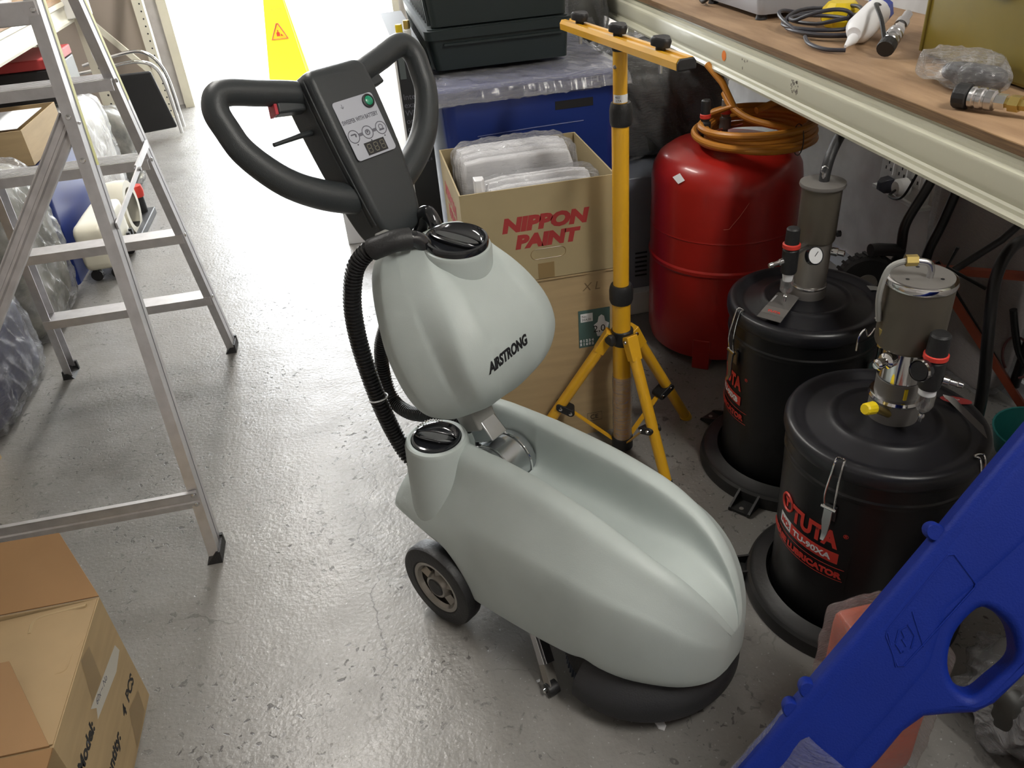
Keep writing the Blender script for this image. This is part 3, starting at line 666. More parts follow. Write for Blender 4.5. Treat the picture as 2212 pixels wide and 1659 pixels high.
# contents: standing packs of foam sheet in film
WP = [((.235, 2.12, .60), (.555, 2.295, .825)), ((.276, 1.955, .60), (.575, 2.075, .792))]
for i, (a, b) in enumerate(WP):
    t = thing('foam_sheet_pack', ['rear pack of white sheets in clear film standing in the open paint carton', 'front pack of white sheets in crinkled clear film in the open paint carton'][i], 'packaging', ((a[0] + b[0]) / 2, (a[1] + b[1]) / 2, a[2]), group='film-wrapped packs in the paint carton')
    for k in range(5 if i else 4):
        n = 5 if i else 4; y0 = a[1] + (b[1] - a[1]) * k / n; hh = b[2] - random.uniform(0, .018)
        part('foam_sheet', superbox((a[0] + random.uniform(0, .01), y0 + .002, a[2]), (b[0] - random.uniform(0, .015), y0 + (b[1] - a[1]) / n - .002, hh), 7, 10, .002, 8, k), M['white_sheet'], t, world=True, angle=60)
    part('clear_film', superbox(a, b, 64, 8, .011, 12, 9 + i, grow=.008, ridge=.7), M['film'], t, world=True, angle=80)
solo('foam_block', MB().loft([[Vector((x, y, z)) for x, y in ((.245, 1.94), (.262, 1.938), (.270, 1.95), (.270, 1.972), (.245, 1.975))] for z in (.64, .83)]), M['white_sheet'], 'narrow upright white foam block poking out at the front left of the paint carton', 'packaging', bevel=.002)

# blue bin under film with dark crates on it
BN = thing('storage_bin', 'large blue plastic storage bin with film over its rim, behind the paint carton', 'bin', (.51, 2.85, 0))
def rr3(x0, y0, x1, y1, z, r=.04, n=5): return [Vector(((x0 + x1) / 2 + x, (y0 + y1) / 2 + y, z)) for x, y in rrect(x1 - x0, y1 - y0, r, n)]
part('bin_body', MB().loft([rr3(.262, 2.46, .745, 3.28, 0.0), rr3(.250, 2.445, .760, 3.30, .50), rr3(.234, 2.425, .778, 3.325, .90), rr3(.232, 2.423, .780, 3.327, .915)]), M['blue_bin'], BN, world=True)
part('bin_rim', MB().loft([rr3(.222, 2.412, .790, 3.337, .903, .045), rr3(.218, 2.408, .794, 3.341, .915, .045), rr3(.219, 2.409, .793, 3.340, .935, .045), rr3(.228, 2.418, .784, 3.33, .942, .045)]), M['blue_bin'], BN, world=True, angle=30)
part('moulded_line', MB().tube([(.33, 2.4318, .795), (.50, 2.4318, .800), (.66, 2.4318, .802)], .003, 8), M['blue_bin'], BN, world=True)
part('bin_label', MB().bb((.572, 2.4265, .845), (.690, 2.4285, .898)), M['ink'], BN, world=True, label='black rectangular label')
def drape(u, v):
    x = .205 + .60 * u; y = 2.392 + .97 * v
    edge = min(u, 1 - u, v) * 60; d = max(0, 1 - edge)
    w = Vector((x, y, .948 - .045 * d))
    k = (.3 - abs(nz(Vector((x + y * .4, y * .5, 0)), 22, 5))) * .008 + nz(Vector((x * 1.0, y * 1.0, 0)), 16, 2) * .004 + nz(Vector((x + y * .6, (y - x) * .3, 0)), 60, 4) * .003 * (1 + d)
    return w + Vector((0, -abs(k) * d, max(k, -.004) * .8))
part('stretch_film', MB().grid(drape, 90, 90), M['film_thick'], BN, world=True, angle=80)
part('film_skirt', MB().grid(lambda u, v: Vector((.205 + .60 * u, 2.403 - .004 * v - abs(nz(Vector((u * 3 + v * .5, v * .1, 0)), 14, 1)) * .008, .948 - .046 * v - .012 * nz(Vector((u, 0, 0)), 7, 1) * v)), 160, 10), M['film'], BN, world=True, angle=80)

def crate(z0, z1, lab, top):
    t = thing('crate', lab, 'crate', (.45, 2.92, z0), group='dark green crates on the blue bin')
    x0, y0, x1, y1 = .225, 2.575, .662, 3.30
    part('crate_shell', MB().loft([rr3(x0 + .02, y0 + .012, x1 - .004, y1 - .012, z0, .02), rr3(x0 + .006, y0 + .004, x1, y1, z1 - .035, .02), rr3(x0 + .006, y0 + .004, x1, y1, z1 - .001, .02)]), M['dkgreen'], t, world=True)
    part('crate_rim', MB().loft([rr3(x0 - .004, y0 - .006, x1 + .008, y1 + .006, z1 - .030, .022), rr3(x0 - .006, y0 - .008, x1 + .010, y1 + .008, z1 - .004, .022)]), M['dkgreen'], t, world=True)
    for k in range(12):
        y = y0 + .03 + k * .058
        part('side_rib', MB().add([(x0 - .004, y, z1 - .03), (x0 - .004, y + .010, z1 - .03), (x0 + .010, y + .010, z0 + .004), (x0 + .010, y, z0 + .004), (x0 + .012, y, z1 - .03), (x0 + .012, y + .010, z1 - .03), (x0 + .024, y + .010, z0 + .004), (x0 + .024, y, z0 + .004)],
             [(0, 1, 2, 3), (4, 7, 6, 5), (0, 4, 5, 1), (3, 2, 6, 7), (1, 5, 6, 2), (0, 3, 7, 4)]), M['dkgreen'], t, world=True)
    part('front_ledge', MB().bb((x0 + .05, y0 - .008, z1 - .048), (x1 - .02, y0 + .002, z1 - .042)), M['dkgreen'], t, world=True)
    return t
crate(.962, 1.082, 'dark green plastic crate standing directly on the film-covered blue bin', 1)
crate(1.085, 1.26, 'dark green plastic crate on top of the other green crate', 2)
for k, (x, y, h, m_) in enumerate([(.150, 2.60, 1.10, 'yellow_cap'), (.178, 2.66, 1.125, 'brass')]):
    t = thing('marker_bottle', ['squat yellow-capped bottle on the black carton edge', 'thin amber bottle behind the yellow-capped one'][k], 'bottle', (x, y, 1.055))
    part('bottle_body', MB().lathe([(0, 0), (.010, 0), (.011, .003), (.011, .022), (.006, .028), (0, .028)], n=20), M['white'], t)
    part('bottle_cap', MB().lathe([(0, .026), (.0105, .026), (.0105, .046), (.009, .049), (0, .049)], n=16), M[m_], t, bevel=0)
BC = thing('display_carton', 'tall black carton with small white print and a side coloured white as if lit from the door, left of the blue bin', 'box', (.17, 2.80, 0))
part('carton_front', MB().bb((.127, 2.55, 0), (.205, 2.556, 1.052)), M['black_card'], BC, world=True)
part('carton_lit_side', MB().bb((.121, 2.55, 0), (.127, 3.25, 1.052)), M['white'], BC, world=True)  # white colour stands in for door light on the black carton's side
part('carton_body', MB().bb((.1275, 2.5565, 0), (.205, 3.25, 1.05)), M['black_card'], BC, world=True)
text('Integ\nexac\nWith\nor a\nconst', .024, M['ink_grey'], BC, mtx=onY(.131, .90, 2.5495), thick=.0001)
text('but the\nto your\nsecuring a', .016, M['ink_grey'], BC, mtx=onY(.131, .74, 2.5495), thick=.0001)
lb = part('carton_label', MB().bb((.132, 2.5485, .96), (.150, 2.5498, 1.03)), mat('carton_label_grey', (.10, .12, .12), .5), BC, world=True)
WB = thing('low_white_box', 'low pale grey box on the floor behind the scrubber handle', 'box', (-.06, 3.80, 0))
part('box_body', MB().bb((-.165, 3.70, 0), (.06, 3.95, .16)), M['white'], WB, world=True, bevel=.004)
part('box_lid', MB().bb((-.170, 3.695, .16), (.065, 3.955, .20)), M['white'], WB, world=True, bevel=.004)

# things in the gloom behind the stand
bundle('wrapped_roll_stack', 'dark bundle in shiny clear film between the blue bin and the red tank', 'bundle', (.835, 2.74, .525), (1.30, 3.25, .885), M['dark_bundle'], amp=.025, seed=3, p=4)
CB = thing('metal_cabinet', 'blue-grey sheet metal cabinet on a white plinth left of the red tank', 'cabinet', (1.05, 2.85, 0))
part('cabinet_body', MB().bb((.800, 2.64, .09), (1.30, 3.25, .52)), M['cabinet'], CB, world=True, bevel=.004)
part('plinth', MB().bb((.79, 2.60, 0), (1.31, 3.27, .09)), M['white'], CB, world=True, bevel=.003)
for z in (.20, .44): part('screw_head', MB().lathe([(0, .004), (.005, .003), (.006, 0)], c=(.845, 2.64, z), axis=(0, -1, 0), n=12), M['chrome'], CB, world=True)
for k in range(6): part('vent_slot', MB().bb((.90, 2.637, .14 + .018 * k), (.945, 2.641, .146 + .018 * k)), M['ink'], CB, world=True)
bundle('wrapped_roll_stack', 'tall film-wrapped dark bundle on the floor behind the green crates', 'bundle', (.815, 3.35, 0), (1.035, 3.95, 1.22), M['dark_bundle'], amp=.03, seed=8, p=4)
BG = thing('garbage_bag', 'tall dark green sack hanging behind the crates near the shelf end', 'bag', (.72, 4.25, 0))
part('sack', superbox((.45, 4.1, 0), (1.02, 4.6, 1.15), 20, 4, .05, 4, 2, zfloor=.0), mat('dark_green_sack', (.012, .03, .02), .35), BG, world=True, angle=80)
part('tied_neck', MB().lathe([(0.05, 1.10), (.03, 1.15), (.06, 1.22), (0, 1.20)], c=(.8, 4.35, 0), n=16), mat('dark_green_neck', (.012, .03, .02), .35), BG, world=True)

# ------------------------------------------------------------------ yellow tripod stand
TP = thing('tripod_stand', 'yellow steel tripod work stand with T-shaped top bar and black knobs, behind the scrubber', 'tripod', (.590, 1.832, 0))
px, py = 0, 0
part('upper_tube', MB().cyl((-.006, -.004, .97), (-.006, -.004, 1.118), .0165, n=28), M['yellow'], TP)
part('middle_tube', MB().cyl((-.004, -.003, .500), (-.006, -.004, .985), .0205, n=28), M['yellow'], TP)
part('lower_tube', MB().cyl((0, 0, .03), (-.004, -.003, .53), .0245, n=28), M['yellow'], TP)
part('bubble_wrap_sleeve', MB().tube([Vector((.0, 0, .26 - .23 * k / 60)) for k in range(61)], lambda t: .0275 + .0012 * math.sin(t * 200), 24, caps=False), M['film_thick'], TP, angle=80)
for z, r in ((.975, .0265), (.512, .031)):
    c = part('clamp_collar', MB().lathe([(0, -.022), (r * .92, -.022), (r, -.014), (r * 1.02, .012), (r * .95, .024), (r * .86, .030), (0, .030)], c=(-.004, -.003, z), n=20), M['rubber'], TP, angle=20)
part('price_label', MB().lathe([(.0168, 0), (.0170, 0), (.0170, .018), (.0168, .018)], c=(-.006, -.004, 1.007), n=28, a0=R(-170), a1=R(20)), M['paper'], TP)
def on_pole(p):
    a = R(-150) + p.x / .0172; return Vector((-.006 + .0172 * math.cos(a), -.004 + .0172 * math.sin(a), 1.009 + p.y))
text('460\n 17A', .008, M['ink'], TP, fn=lambda p: on_pole(Vector((p.x, p.y + .008, 0))), world=False, thick=0)
# T bar: a folded channel, from the far left to the near right
d = Vector((.089, -.55, 0)).normalized(); e = Vector((-d.y, d.x, 0)); tb = Vector((-.008, -.002, 1.136))
prof = [(-.020, -.010), (-.021, .004), (-.016, .012), (-.006, .012), (-.003, .007), (.003, .007), (.006, .012), (.016, .012), (.021, .004), (.020, -.010), (.017, -.010), (.017, .003), (-.017, .003), (-.017, -.010)]
part('top_bar', MB().prism(prof, tb - d * .280, e, (0, 0, 1), d, .562), M['yellow'], TP, angle=25)
for s in (-1, 1):
    part('end_plug', MB().prism([(-.0205, -.0105), (-.0205, .004), (-.015, .0115), (.015, .0115), (.0205, .004), (.0205, -.0105)], tb + d * (.2825 if s > 0 else -.2845), e, (0, 0, 1), d, .006), M['rubber'], TP, bevel=.002)
part('bar_block', MB().lathe([(0, 0), (.015, 0), (.019, .008), (.019, .014), (0, .014)], c=(-.006, -.004, 1.114), n=20), M['rubber'], TP)
def knob(parent, c, axis, r, h, lobes=3, m='rubber', nm='knob', world=False):
    z = Vector(axis).normalized(); x = z.orthogonal().normalized(); y = z.cross(x); c = Vector(c)
    rings = []
    for hh, k in ((0, .45), (h * .3, .5), (h * .35, .92), (h * .8, 1), (h, .82)):
        rings.append([c + z * hh + (x * math.cos(a) + y * math.sin(a)) * r * k * (1 + .14 * math.cos(lobes * a)) for a in [2 * PI * q / 36 for q in range(36)]])
    return part(nm, MB().loft(rings), M[m], parent, world=world, angle=50)
for t_ in (-.205, -.005, .185): knob(TP, tb + d * t_ + Vector((0, 0, .010)), (.1, -.1, 1), .021, .026)
for t_ in (-.205, .185): part('knob_bolt', MB().cyl(tb + d * t_ + Vector((0, 0, -.035)), tb + d * t_ + Vector((0, 0, .012)), .004, n=10), M['steel'], TP)
part('tube_rivet', MB().lathe([(0, .003), (.004, .002), (.005, 0)], c=(-.0205, -.011, 1.085), axis=(-1, -.6, 0), n=12), M['steel'], TP)
hub = part('leg_hub', MB().lathe([(0, -.03), (.028, -.03), (.030, -.020), (.030, .012), (.027, .016), (0, .016)], c=(0, 0, .392), n=24), M['rubber'], TP, angle=30)
knob(hub, (-.028, -.014, .388), (-1, -.5, 0), .016, .020, 3)
FT = [((.065, -.195, 0), .62), ((.230, .085, 0), .62), ((-.262, .068, 0), .60)]
for i, (f, tcl) in enumerate(FT):
    f = Vector(f); dr = Vector((f.x, f.y, 0)).normalized(); sd = Vector((-dr.y, dr.x, 0))
    top = dr * .036 + Vector((0, 0, .385)); fe = Vector((f.x, f.y, .010)); ax = (fe - top).normalized()
    part('leg', MB().cyl(top + ax * .045, fe, .0155, n=24), M['yellow'], TP)
    part('leg_bracket', MB().loft([[top - ax * .014 + sd * a + ax.cross(sd) * b for a, b in ((-.017, -.014), (.017, -.014), (.017, .016), (-.017, .016))], [top + ax * .055 + sd * a + ax.cross(sd) * b for a, b in ((-.0155, -.014), (.0155, -.014), (.0155, .014), (-.0155, .014))]]), M['yellow'], TP, bevel=.002)
    for s in (-1, 1): part('bracket_rivet', MB().lathe([(0, .004), (.005, .003), (.006, 0)], c=top + sd * .0175 * s, axis=sd * s, n=12), M['steel'], TP)
    part('foot_cap', MB().cyl(fe - ax * .004, fe + ax * .012, .0170, n=24), M['yellow'] if i == 1 else M['rubber'], TP)
    # brace with black clamp
    cc = top.lerp(fe, tcl); low = Vector((0, 0, .028)) + dr * .02
    iv = ax.cross(sd).normalized()
    if iv.z > 0: iv = -iv
    bs = cc + iv * .033
    part('leg_clamp', MB().prism([(x, y) for x, y in rrect(.058, .022, .0105, 5)], cc + iv * .016 - sd * .019, iv, ax, sd, .038), M['rubber'], TP, bevel=.001)
    for s in (-1, 1):
        for q in (cc, bs): part('clamp_bolt', MB().lathe([(0, .004), (.0052, .003), (.006, 0)], c=q + sd * .0195 * s, axis=sd * s, n=12), M['chrome'], TP)
    part('brace', MB().beam(bs, low, .014, .004, sd.cross(Vector((0, 0, 1)))), M['yellow'], TP)
part('brace_hub', MB().cyl((0, 0, .010), (0, 0, .045), .031, n=24), M['rubber'], TP)

# ------------------------------------------------------------------ red pressure tank with coiled air hose
TK = thing('pressure_tank', 'tall round red air tank standing under the shelf behind the grease pumps', 'tank', (1.105, 2.36, 0))
part('tank_shell', MB().lathe([(r * 1.085, z) for r, z in [(0, .015), (.18, .018), (.207, .035), (.2155, .07), (.2165, .13), (.2165, .335), (.2205, .342), (.2205, .352), (.2165, .358), (.2165, .45), (.2180, .453), (.2165, .458), (.2165, .60), (.211, .635), (.196, .665), (.17, .685), (.12, .70), (0, .706)]], n=96), M['red'], TK, angle=28)
for k in range(3):
    a = R(-125 + 120 * k); part('tank_foot', MB().loft([[Vector((r * math.cos(a) + s * .028 * math.sin(a), r * math.sin(a) - s * .028 * math.cos(a), z)) for r, s in ((.175, -1), (.175, 1), (.236, 1), (.236, -1))] for z in (0, .11)]), M['red'], TK, bevel=.003)
def on_tk(a, z, r=.2172 * 1.086): return Vector((r * math.cos(a), r * math.sin(a), z))
part('tank_sticker', MB().add([on_tk(R(-158), .642, .2300), on_tk(R(-153), .656, .2200), on_tk(R(-146), .642, .2300), on_tk(R(-151), .628, .2345)], [(0, 1, 2, 3)]), M['paper'], TK)
part('scratch_line', MB().tube([on_tk(R(-97), .585), on_tk(R(-103), .545), on_tk(R(-110), .505), on_tk(R(-114), .503)], .0007, 4), mat('scratch', (.5, .15, .1), .5), TK)
vs_ = TK; VO = V3(-.055, .01, .705)

for i, (x, y, h, m1) in enumerate([(-.03, -.02, .13, 'rubber'), (.045, .0, .12, 'pump_cap')]):
    part('valve_body', MB().lathe([(0, 0), (.010, 0), (.010, .03), (.018, .034), (.018, .065), (.012, .07), (.014, .075), (.014, h), (.011, h + .004), (0, h + .004)], c=VO + V3(x, y, 0), n=20), M[m1], vs_)
    part('valve_ring', MB().lathe([(.0145, .078), (.0165, .08), (.0165, .090), (.0145, .092)], c=VO + V3(x, y, 0), n=20), M['red_label'], vs_)
    part('valve_lever', MB().beam(VO + V3(x, y, .03), VO + V3(x + .05, y - .02, .045), .012, .004), M['red_bar'], vs_)
HC = thing('air_hose', 'coiled orange air hose lying on top of the red tank, tied with black string', 'hose', (1.165, 2.29, .703))
P = []
for k in range(6 * 48):
    a = 2 * PI * k / 48; i = k / 48
    rx = .172 - .010 * math.sin(i * 2.1) - .003 * i; ry = .150 - .012 * math.cos(i * 1.7)
    P.append(Vector((.012 * math.sin(i * 2.3) + rx * math.cos(a + 2.4), .01 * math.cos(i * 3.1) + ry * math.sin(a + 2.4), .014 + .0105 * i + .006 * math.sin(a * 1 + i))))
end = P[-1]; P += [end + Vector((-.02, -.04, .01)), end + Vector((.02, -.10, .04)), end + Vector((.0, -.05, .10)), end + Vector((-.02, .02, .14))]
part('hose_coil', MB().tube(P, .0105, 10), M['orange_hose'], HC)
P = cr([(-.075, .09, .14), (-.07, .04, .11), (-.04, -.02, .085), (.02, -.085, .072), (.09, -.11, .060), (.15, -.06, .07), (.16, .02, .08)], 10)
part('hose_loop', MB().tube(P, .0105, 10), M['orange_hose'], HC)
P = cr([(.0, .02, .095), (.05, .03, .105), (.12, .05, .12), (.20, .06, .12), (.23, .02, .08)], 10)
part('hose_tail', MB().tube(P, .0105, 10), M['orange_hose'], HC)
part('string_tie', MB().tube([Vector((.055 + .0, -.145 + .030 * math.cos(a), .045 + .045 * math.sin(a))) for a in [R(q) for q in range(0, 360, 20)]], .0016, 6, closed=True), M['ink'], HC)

# ------------------------------------------------------------------ grease pumps
def drum(name, label, loc, far):
    t = thing(name, label, 'grease pump', (loc[0], loc[1], 0), group='black grease pump drums')
    cx, cy = 0, 0
    part('base_ring', MB().lathe([(0, .012), (.185, .012), (.186, .040), (.190, .046), (.215, .036), (.226, .036), (.232, .030), (.2365, .010), (.2365, .001), (0, .001)], n=96), M['foot'], t, angle=30)
    for a in ([152, 32, -88] if not far else [-141, 117, -12]):
        a = R(a); dr = Vector((math.cos(a), math.sin(a), 0)); sd = Vector((-dr.y, dr.x, 0))
        lg = part('base_lug', MB().prism([(-.034, .220), (.034, .220), (.028, .284), (-.028, .284)], (0, 0, .002), sd, dr, (0, 0, 1), .006).prism([(.215, .002), (.286, .002), (.284, .010), (.225, .034)], sd * .030, dr, (0, 0, 1), -sd, .006).prism([(.215, .002), (.286, .002), (.284, .010), (.225, .034)], -sd * .030, dr, (0, 0, 1), sd, .006), M['foot'], t)
        part('lug_hole', MB().cyl(dr * .270 + Vector((0, 0, .0085)), dr * .270 + Vector((0, 0, .0092)), .006, n=14), M['cast'], lg)
    part('drum_body', MB().lathe([(0, .013), (.177, .013), (.178, .03), (.180, .18), (.182, .30), (.184, .405), (.1865, .410), (.1865, .418), (.184, .422), (.186, .468), (0, .468)], n=96), M['drum'], t, angle=30)
    part('lid', MB().lathe([(.186, .455), (.191, .458), (.1935, .468), (.1935, .482), (.190, .490), (.182, .494), (.170, .492), (.158, .484), (.150, .483), (.115, .492), (.108, .498), (.101, .500), (.094, .498), (.088, .497), (.05, .502), (0, .502)], n=112), M['lid'], t, angle=50)
    for a in ([-147, -62, 60] if not far else [-175, -60, 60]):
        a = R(a); dr = Vector((math.cos(a), math.sin(a), 0)); sd = Vector((-dr.y, dr.x, 0)); up = Vector((0, 0, 1))
        q = lambda r, s, z: dr * r + sd * s + up * z
        lt = part('clamp_plate', MB().loft([[q(.1865, s, z) for s, z in ((-.011, .350), (.011, .350), (.011, .385), (-.011, .385))], [q(.190, s, z) for s, z in ((-.011, .350), (.011, .350), (.011, .385), (-.011, .385))]]), M['steel'], t)
        part('clamp_wire', MB().tube(cr([q(.200, -.010, .385), q(.205, -.011, .42), q(.200, -.009, .46), q(.190, -.008, .497), q(.180, -.006, .497), q(.176, 0, .494), q(.180, .006, .497), q(.190, .008, .497), q(.200, .009, .46), q(.205, .011, .42), q(.200, .010, .385)], 4), .0020, 8), M['chrome'], t)
        part('clamp_lever', MB().loft([[q(.197, s, .392) for s in (-.009, .009)] + [q(.203, s, .392) for s in (.009, -.009)], [q(.200, s, .355) for s in (-.009, .009)] + [q(.205, s, .355) for s in (.009, -.009)], [q(.199, s, .322) for s in (-.006, .006)] + [q(.203, s, .322) for s in (.006, -.006)], [q(.207, s, .308) for s in (-.004, .004)] + [q(.210, s, .308) for s in (.004, -.004)]]), M['steel'], t, bevel=.001)
        part('clamp_pin', MB().cyl(q(.202, -.015, .388), q(.202, .015, .388), .004, n=12), M['chrome'], lt)
    return t
def wrapT(t, s, size, m, a0, z, width, bold=0, r=.1835, thick=.0002, nm='lettering'):
    f = lambda p: Vector(((r + p.z) * math.cos(R(a0) + p.x / r), (r + p.z) * math.sin(R(a0) + p.x / r), z + p.y))
    return text(s, size, m, t, fn=f, world=False, bold=bold, width=width, thick=thick, name=nm)
def patch(t, nm, a0, a1, z0, z1, m, r=.1828, th=.0003):
    n = max(3, int(abs(a1 - a0) / 3)); P = [R(a0 + (a1 - a0) * k / n) for k in range(n + 1)]
    mb = MB().loft([[Vector((rr * math.cos(a), rr * math.sin(a), z)) for rr, z in ((r, z0), (r + th, z0), (r + th, z1), (r, z1))] for a in P])
    return part(nm, mb, M[m], t)
D1 = drum('grease_pump_drum', 'black grease pump drum with red and white lettering and a yellow pump cap, nearer one', (.93, 1.17), False)
patch(D1, 'drum_label', -185, -131, .150, .375, 'drum', .1818, .0006)
wrapT(D1, 'TUTA', .056, M['red_label'], -176, .278, .118, bold=.0028)
wrapT(D1, '\u00ae', .014, M['red_label'], -137.5, .312, .010)
part('round_logo', MB().tube([Vector((.1835 * math.cos(R(-183) + .020 * math.cos(a) / .18), .1835 * math.sin(R(-183) + .020 * math.cos(a) / .18), .305 + .020 * math.sin(a))) for a in [R(q) for q in range(0, 360, 15)]], .0028, 6, closed=True), M['red_label'], D1)
wrapT(D1, 'T', .026, M['red_label'], -185.5, .296, .018, bold=.002)
patch(D1, 'white_band', -190, -176, .236, .264, 'paper', .1826)
wrapT(D1, 'NO:', .020, M['red_label'], -188, .243, .034, bold=.001)
patch(D1, 'red_band', -176, -138, .236, .264, 'red_label', .1826)
wrapT(D1, 'TU-90XA', .020, M['paper'], -173, .2430, .098, bold=.0006, r=.1838)
wrapT(D1, 'GREASE LUBRICATOR', .021, M['red_label'], -203, .200, .222, bold=.0012)
for z in (.192, .224): patch(D1, 'label_rule', -190, -133, z, z + .0012, 'red_label', .1826)
D2 = drum('grease_pump_drum', 'black grease pump drum with red lettering and a round pressure gauge, farther of the two', (1.015, 1.652), True)
wrapT(D2, 'TUTA', .050, M['red_label'], -196, .282, .096, bold=.0024)
wrapT(D2, '\u00ae', .012, M['red_label'], -163, .318, .010)
patch(D2, 'red_band', -200, -166, .238, .264, 'red_label', .1826)
wrapT(D2, 'TU-90XB', .020, M['paper'], -197, .2435, .090, bold=.001, r=.1838)
wrapT(D2, 'LUBRICATOR', .020, M['red_label'], -205, .200, .140, bold=.001)
for z in (.192, .224): patch(D2, 'label_rule', -200, -158, z, z + .001, 'red_label', .1826)
Z = (0, 0, 1)
# pump of the near drum
PX = .012
def P_(pr, n=40, **k): return MB().lathe(pr, c=(PX, 0, 0), n=n, **k)
part('pump_base', P_([(0, .498), (.047, .498), (.048, .503), (.048, .535), (.044, .548), (0, .548)]), M['pump_cap'], D1)
part('pump_flange', P_([(0, .546), (.050, .546), (.052, .550), (.050, .556), (.040, .558), (0, .558)], 48), M['chrome'], D1)
part('pump_collar', P_([(.040, .556), (.0425, .557), (.0425, .592), (.041, .594)]), M['pump_cap'], D1)
part('pump_barrel', P_([(0, .592), (.0415, .592), (.0425, .596), (.0425, .660), (.044, .666), (0, .666)], 48), M['chrome'], D1)
part('air_motor', P_([(0, .665), (.052, .665), (.058, .669), (.0600, .674), (.0600, .794), (0, .794)], 56), M['pump'], D1, angle=30)
part('motor_cap', P_([(0, .794), (.0615, .794), (.0625, .799), (.061, .805), (.056, .807), (0, .807)], 56), M['chrome'], D1)
part('cap_plate', P_([(0, .8065), (.055, .8065), (.055, .8085), (0, .8085)], 48), M['pump_cap'], D1)
for a in (70, 190, 310): part('cap_hole', MB().cyl((PX + .034 * math.cos(R(a)), .034 * math.sin(R(a)), .8083), (PX + .034 * math.cos(R(a)), .034 * math.sin(R(a)), .8090), .0035, n=10), M['ink'], D1)
part('air_elbow', MB().tube(cr([(-.050, .012, .72), (-.058, .014, .775), (-.048, .014, .825), (-.020, .006, .840)], 6), .0055, 10), M['grey_plastic'], D1)
part('elbow_tube', MB().tube(cr([(-.008, .0, .840), (.012, -.008, .836), (.018, -.012, .823), (.018, -.012, .807)], 6), .0060, 12), M['steel'], D1)
part('brass_nut', MB().lathe([(0, -.010), (.0105, -.010), (.0105, .010), (0, .010)], c=(-.014, .004, .840), axis=(1, -.3, 0), n=6), M['brass'], D1, angle=20)
part('silencer', MB().lathe([(0, 0), (.012, 0), (.0155, .006), (.0155, .022), (.009, .026), (.009, .034), (.011, .036), (.011, .046), (.007, .050), (0, .051)], c=(-.028, -.020, .652), axis=(-.9, -.35, .05), n=24), M['chrome'], D1)
part('brass_plug', MB().cyl((-.040, .004, .680), (-.045, .004, .706), .006, n=8).cyl((-.040, .004, .666), (-.040, .004, .684), .0075, n=6), M['brass'], D1)
part('hook_wire', MB().tube(cr([(-.080, .02, .655), (-.079, .02, .685), (-.069, .02, .70), (-.063, .018, .686), (-.058, .016, .690), (-.053, .014, .703)], 5), .0016, 6), M['chrome'], D1)
part('brass_stub', MB().cyl((-.020, -.030, .528), (-.066, -.040, .560), .008, n=14), M['brass'], D1)
part('yellow_cap', MB().lathe([(0, 0), (.011, 0), (.013, .003), (.012, .024), (.0095, .028), (0, .028)], c=(-.062, -.040, .558), axis=(-.92, -.30, .25), n=12), M['yellow_cap'], D1, angle=25, label='bright yellow plastic cap')
part('scale_mark', MB().box((PX - .012, -.0415, .575), (.006, .003, .024)), M['yellow_cap'], D1)
rg = V3(.008, -.085, .030)
part('regulator_neck', MB().cyl((.010, -.030, .652), rg + V3(0, .015, .628), .010, n=18), M['steel'], D1)
reg = part('regulator', MB().lathe([(0, .590), (.018, .590), (.020, .595), (.020, .648), (.017, .652), (.017, .662), (0, .662)], c=rg, n=24), M['rubber'], D1)
part('regulator_ring', MB().lathe([(.0175, .652), (.0215, .654), (.0215, .662), (.0175, .664)], c=rg, n=32), M['red_label'], D1)
part('regulator_knob', MB().lathe([(0, .663), (.019, .663), (.018, .700), (.015, .704), (0, .704)], c=rg, n=20), M['rubber'], D1, angle=20)
part('dial', MB().lathe([(0, 0), (.019, 0), (.020, .004), (.020, .014), (.017, .017), (0, .017)], c=rg + V3(-.020, -.004, .635), axis=(-.9, -.3, .15), n=32), M['gloss_black'], D1)
part('dial_rim', MB().lathe([(.0195, .012), (.021, .014), (.0195, .018)], c=rg + V3(-.020, -.004, .635), axis=(-.9, -.3, .15), n=32), M['chrome'], D1)
part('bowl_collar', MB().lathe([(0, .576), (.0155, .576), (.0155, .590), (0, .590)], c=rg, n=24), M['paper'], D1)
part('drain_bowl', MB().lathe([(0, .536), (.006, .536), (.012, .541), (.0165, .552), (.0165, .577), (0, .577)], c=rg, n=28), M['glass_bowl'], D1)
part('bowl_valve', MB().lathe([(0, .512), (.003, .512), (.003, .520), (.006, .522), (.006, .527), (.004, .530), (.007, .536), (0, .538)], c=rg, n=14), M['steel'], D1)
part('air_inlet', MB().lathe([(0, 0), (.008, 0), (.008, .010), (.0055, .012), (.0055, .024), (.0068, .026), (.0055, .034), (.003, .036), (0, .036)], c=rg + V3(.016, -.012, .610), axis=(.8, -.6, -.15), n=14), M['steel'], D1)
part('hang_tag', MB().loft([[V3(x, y, z) for x, y, z in ((.075, -.050, .565), (.093, -.058, .560), (.128, -.110, .520), (.130, -.125, .502))], [V3(x + .001, y + .001, z + .001) for x, y, z in ((.075, -.050, .565), (.093, -.058, .560), (.128, -.110, .520), (.130, -.125, .502))]]), M['pump_cap'], D1)
a = V3(.165, .012, .4905)
part('warning_sticker', MB().add([a * 1 + V3(.030 * math.cos(q) * .8 + .008 * math.sin(q), -.022 * math.cos(q) * .8 + .010 * math.sin(q), .0035) for q in [R(z) for z in range(0, 360, 15)]], [tuple(range(24))]), M['red_ink'], D1)
text('WARNING\n DO NOT', .006, M['paper'], D1, mtx=frame(a + V3(-.018, .014, .0042), (.8, -.6, 0), (.6, .8, 0)), world=False, thick=.0001)

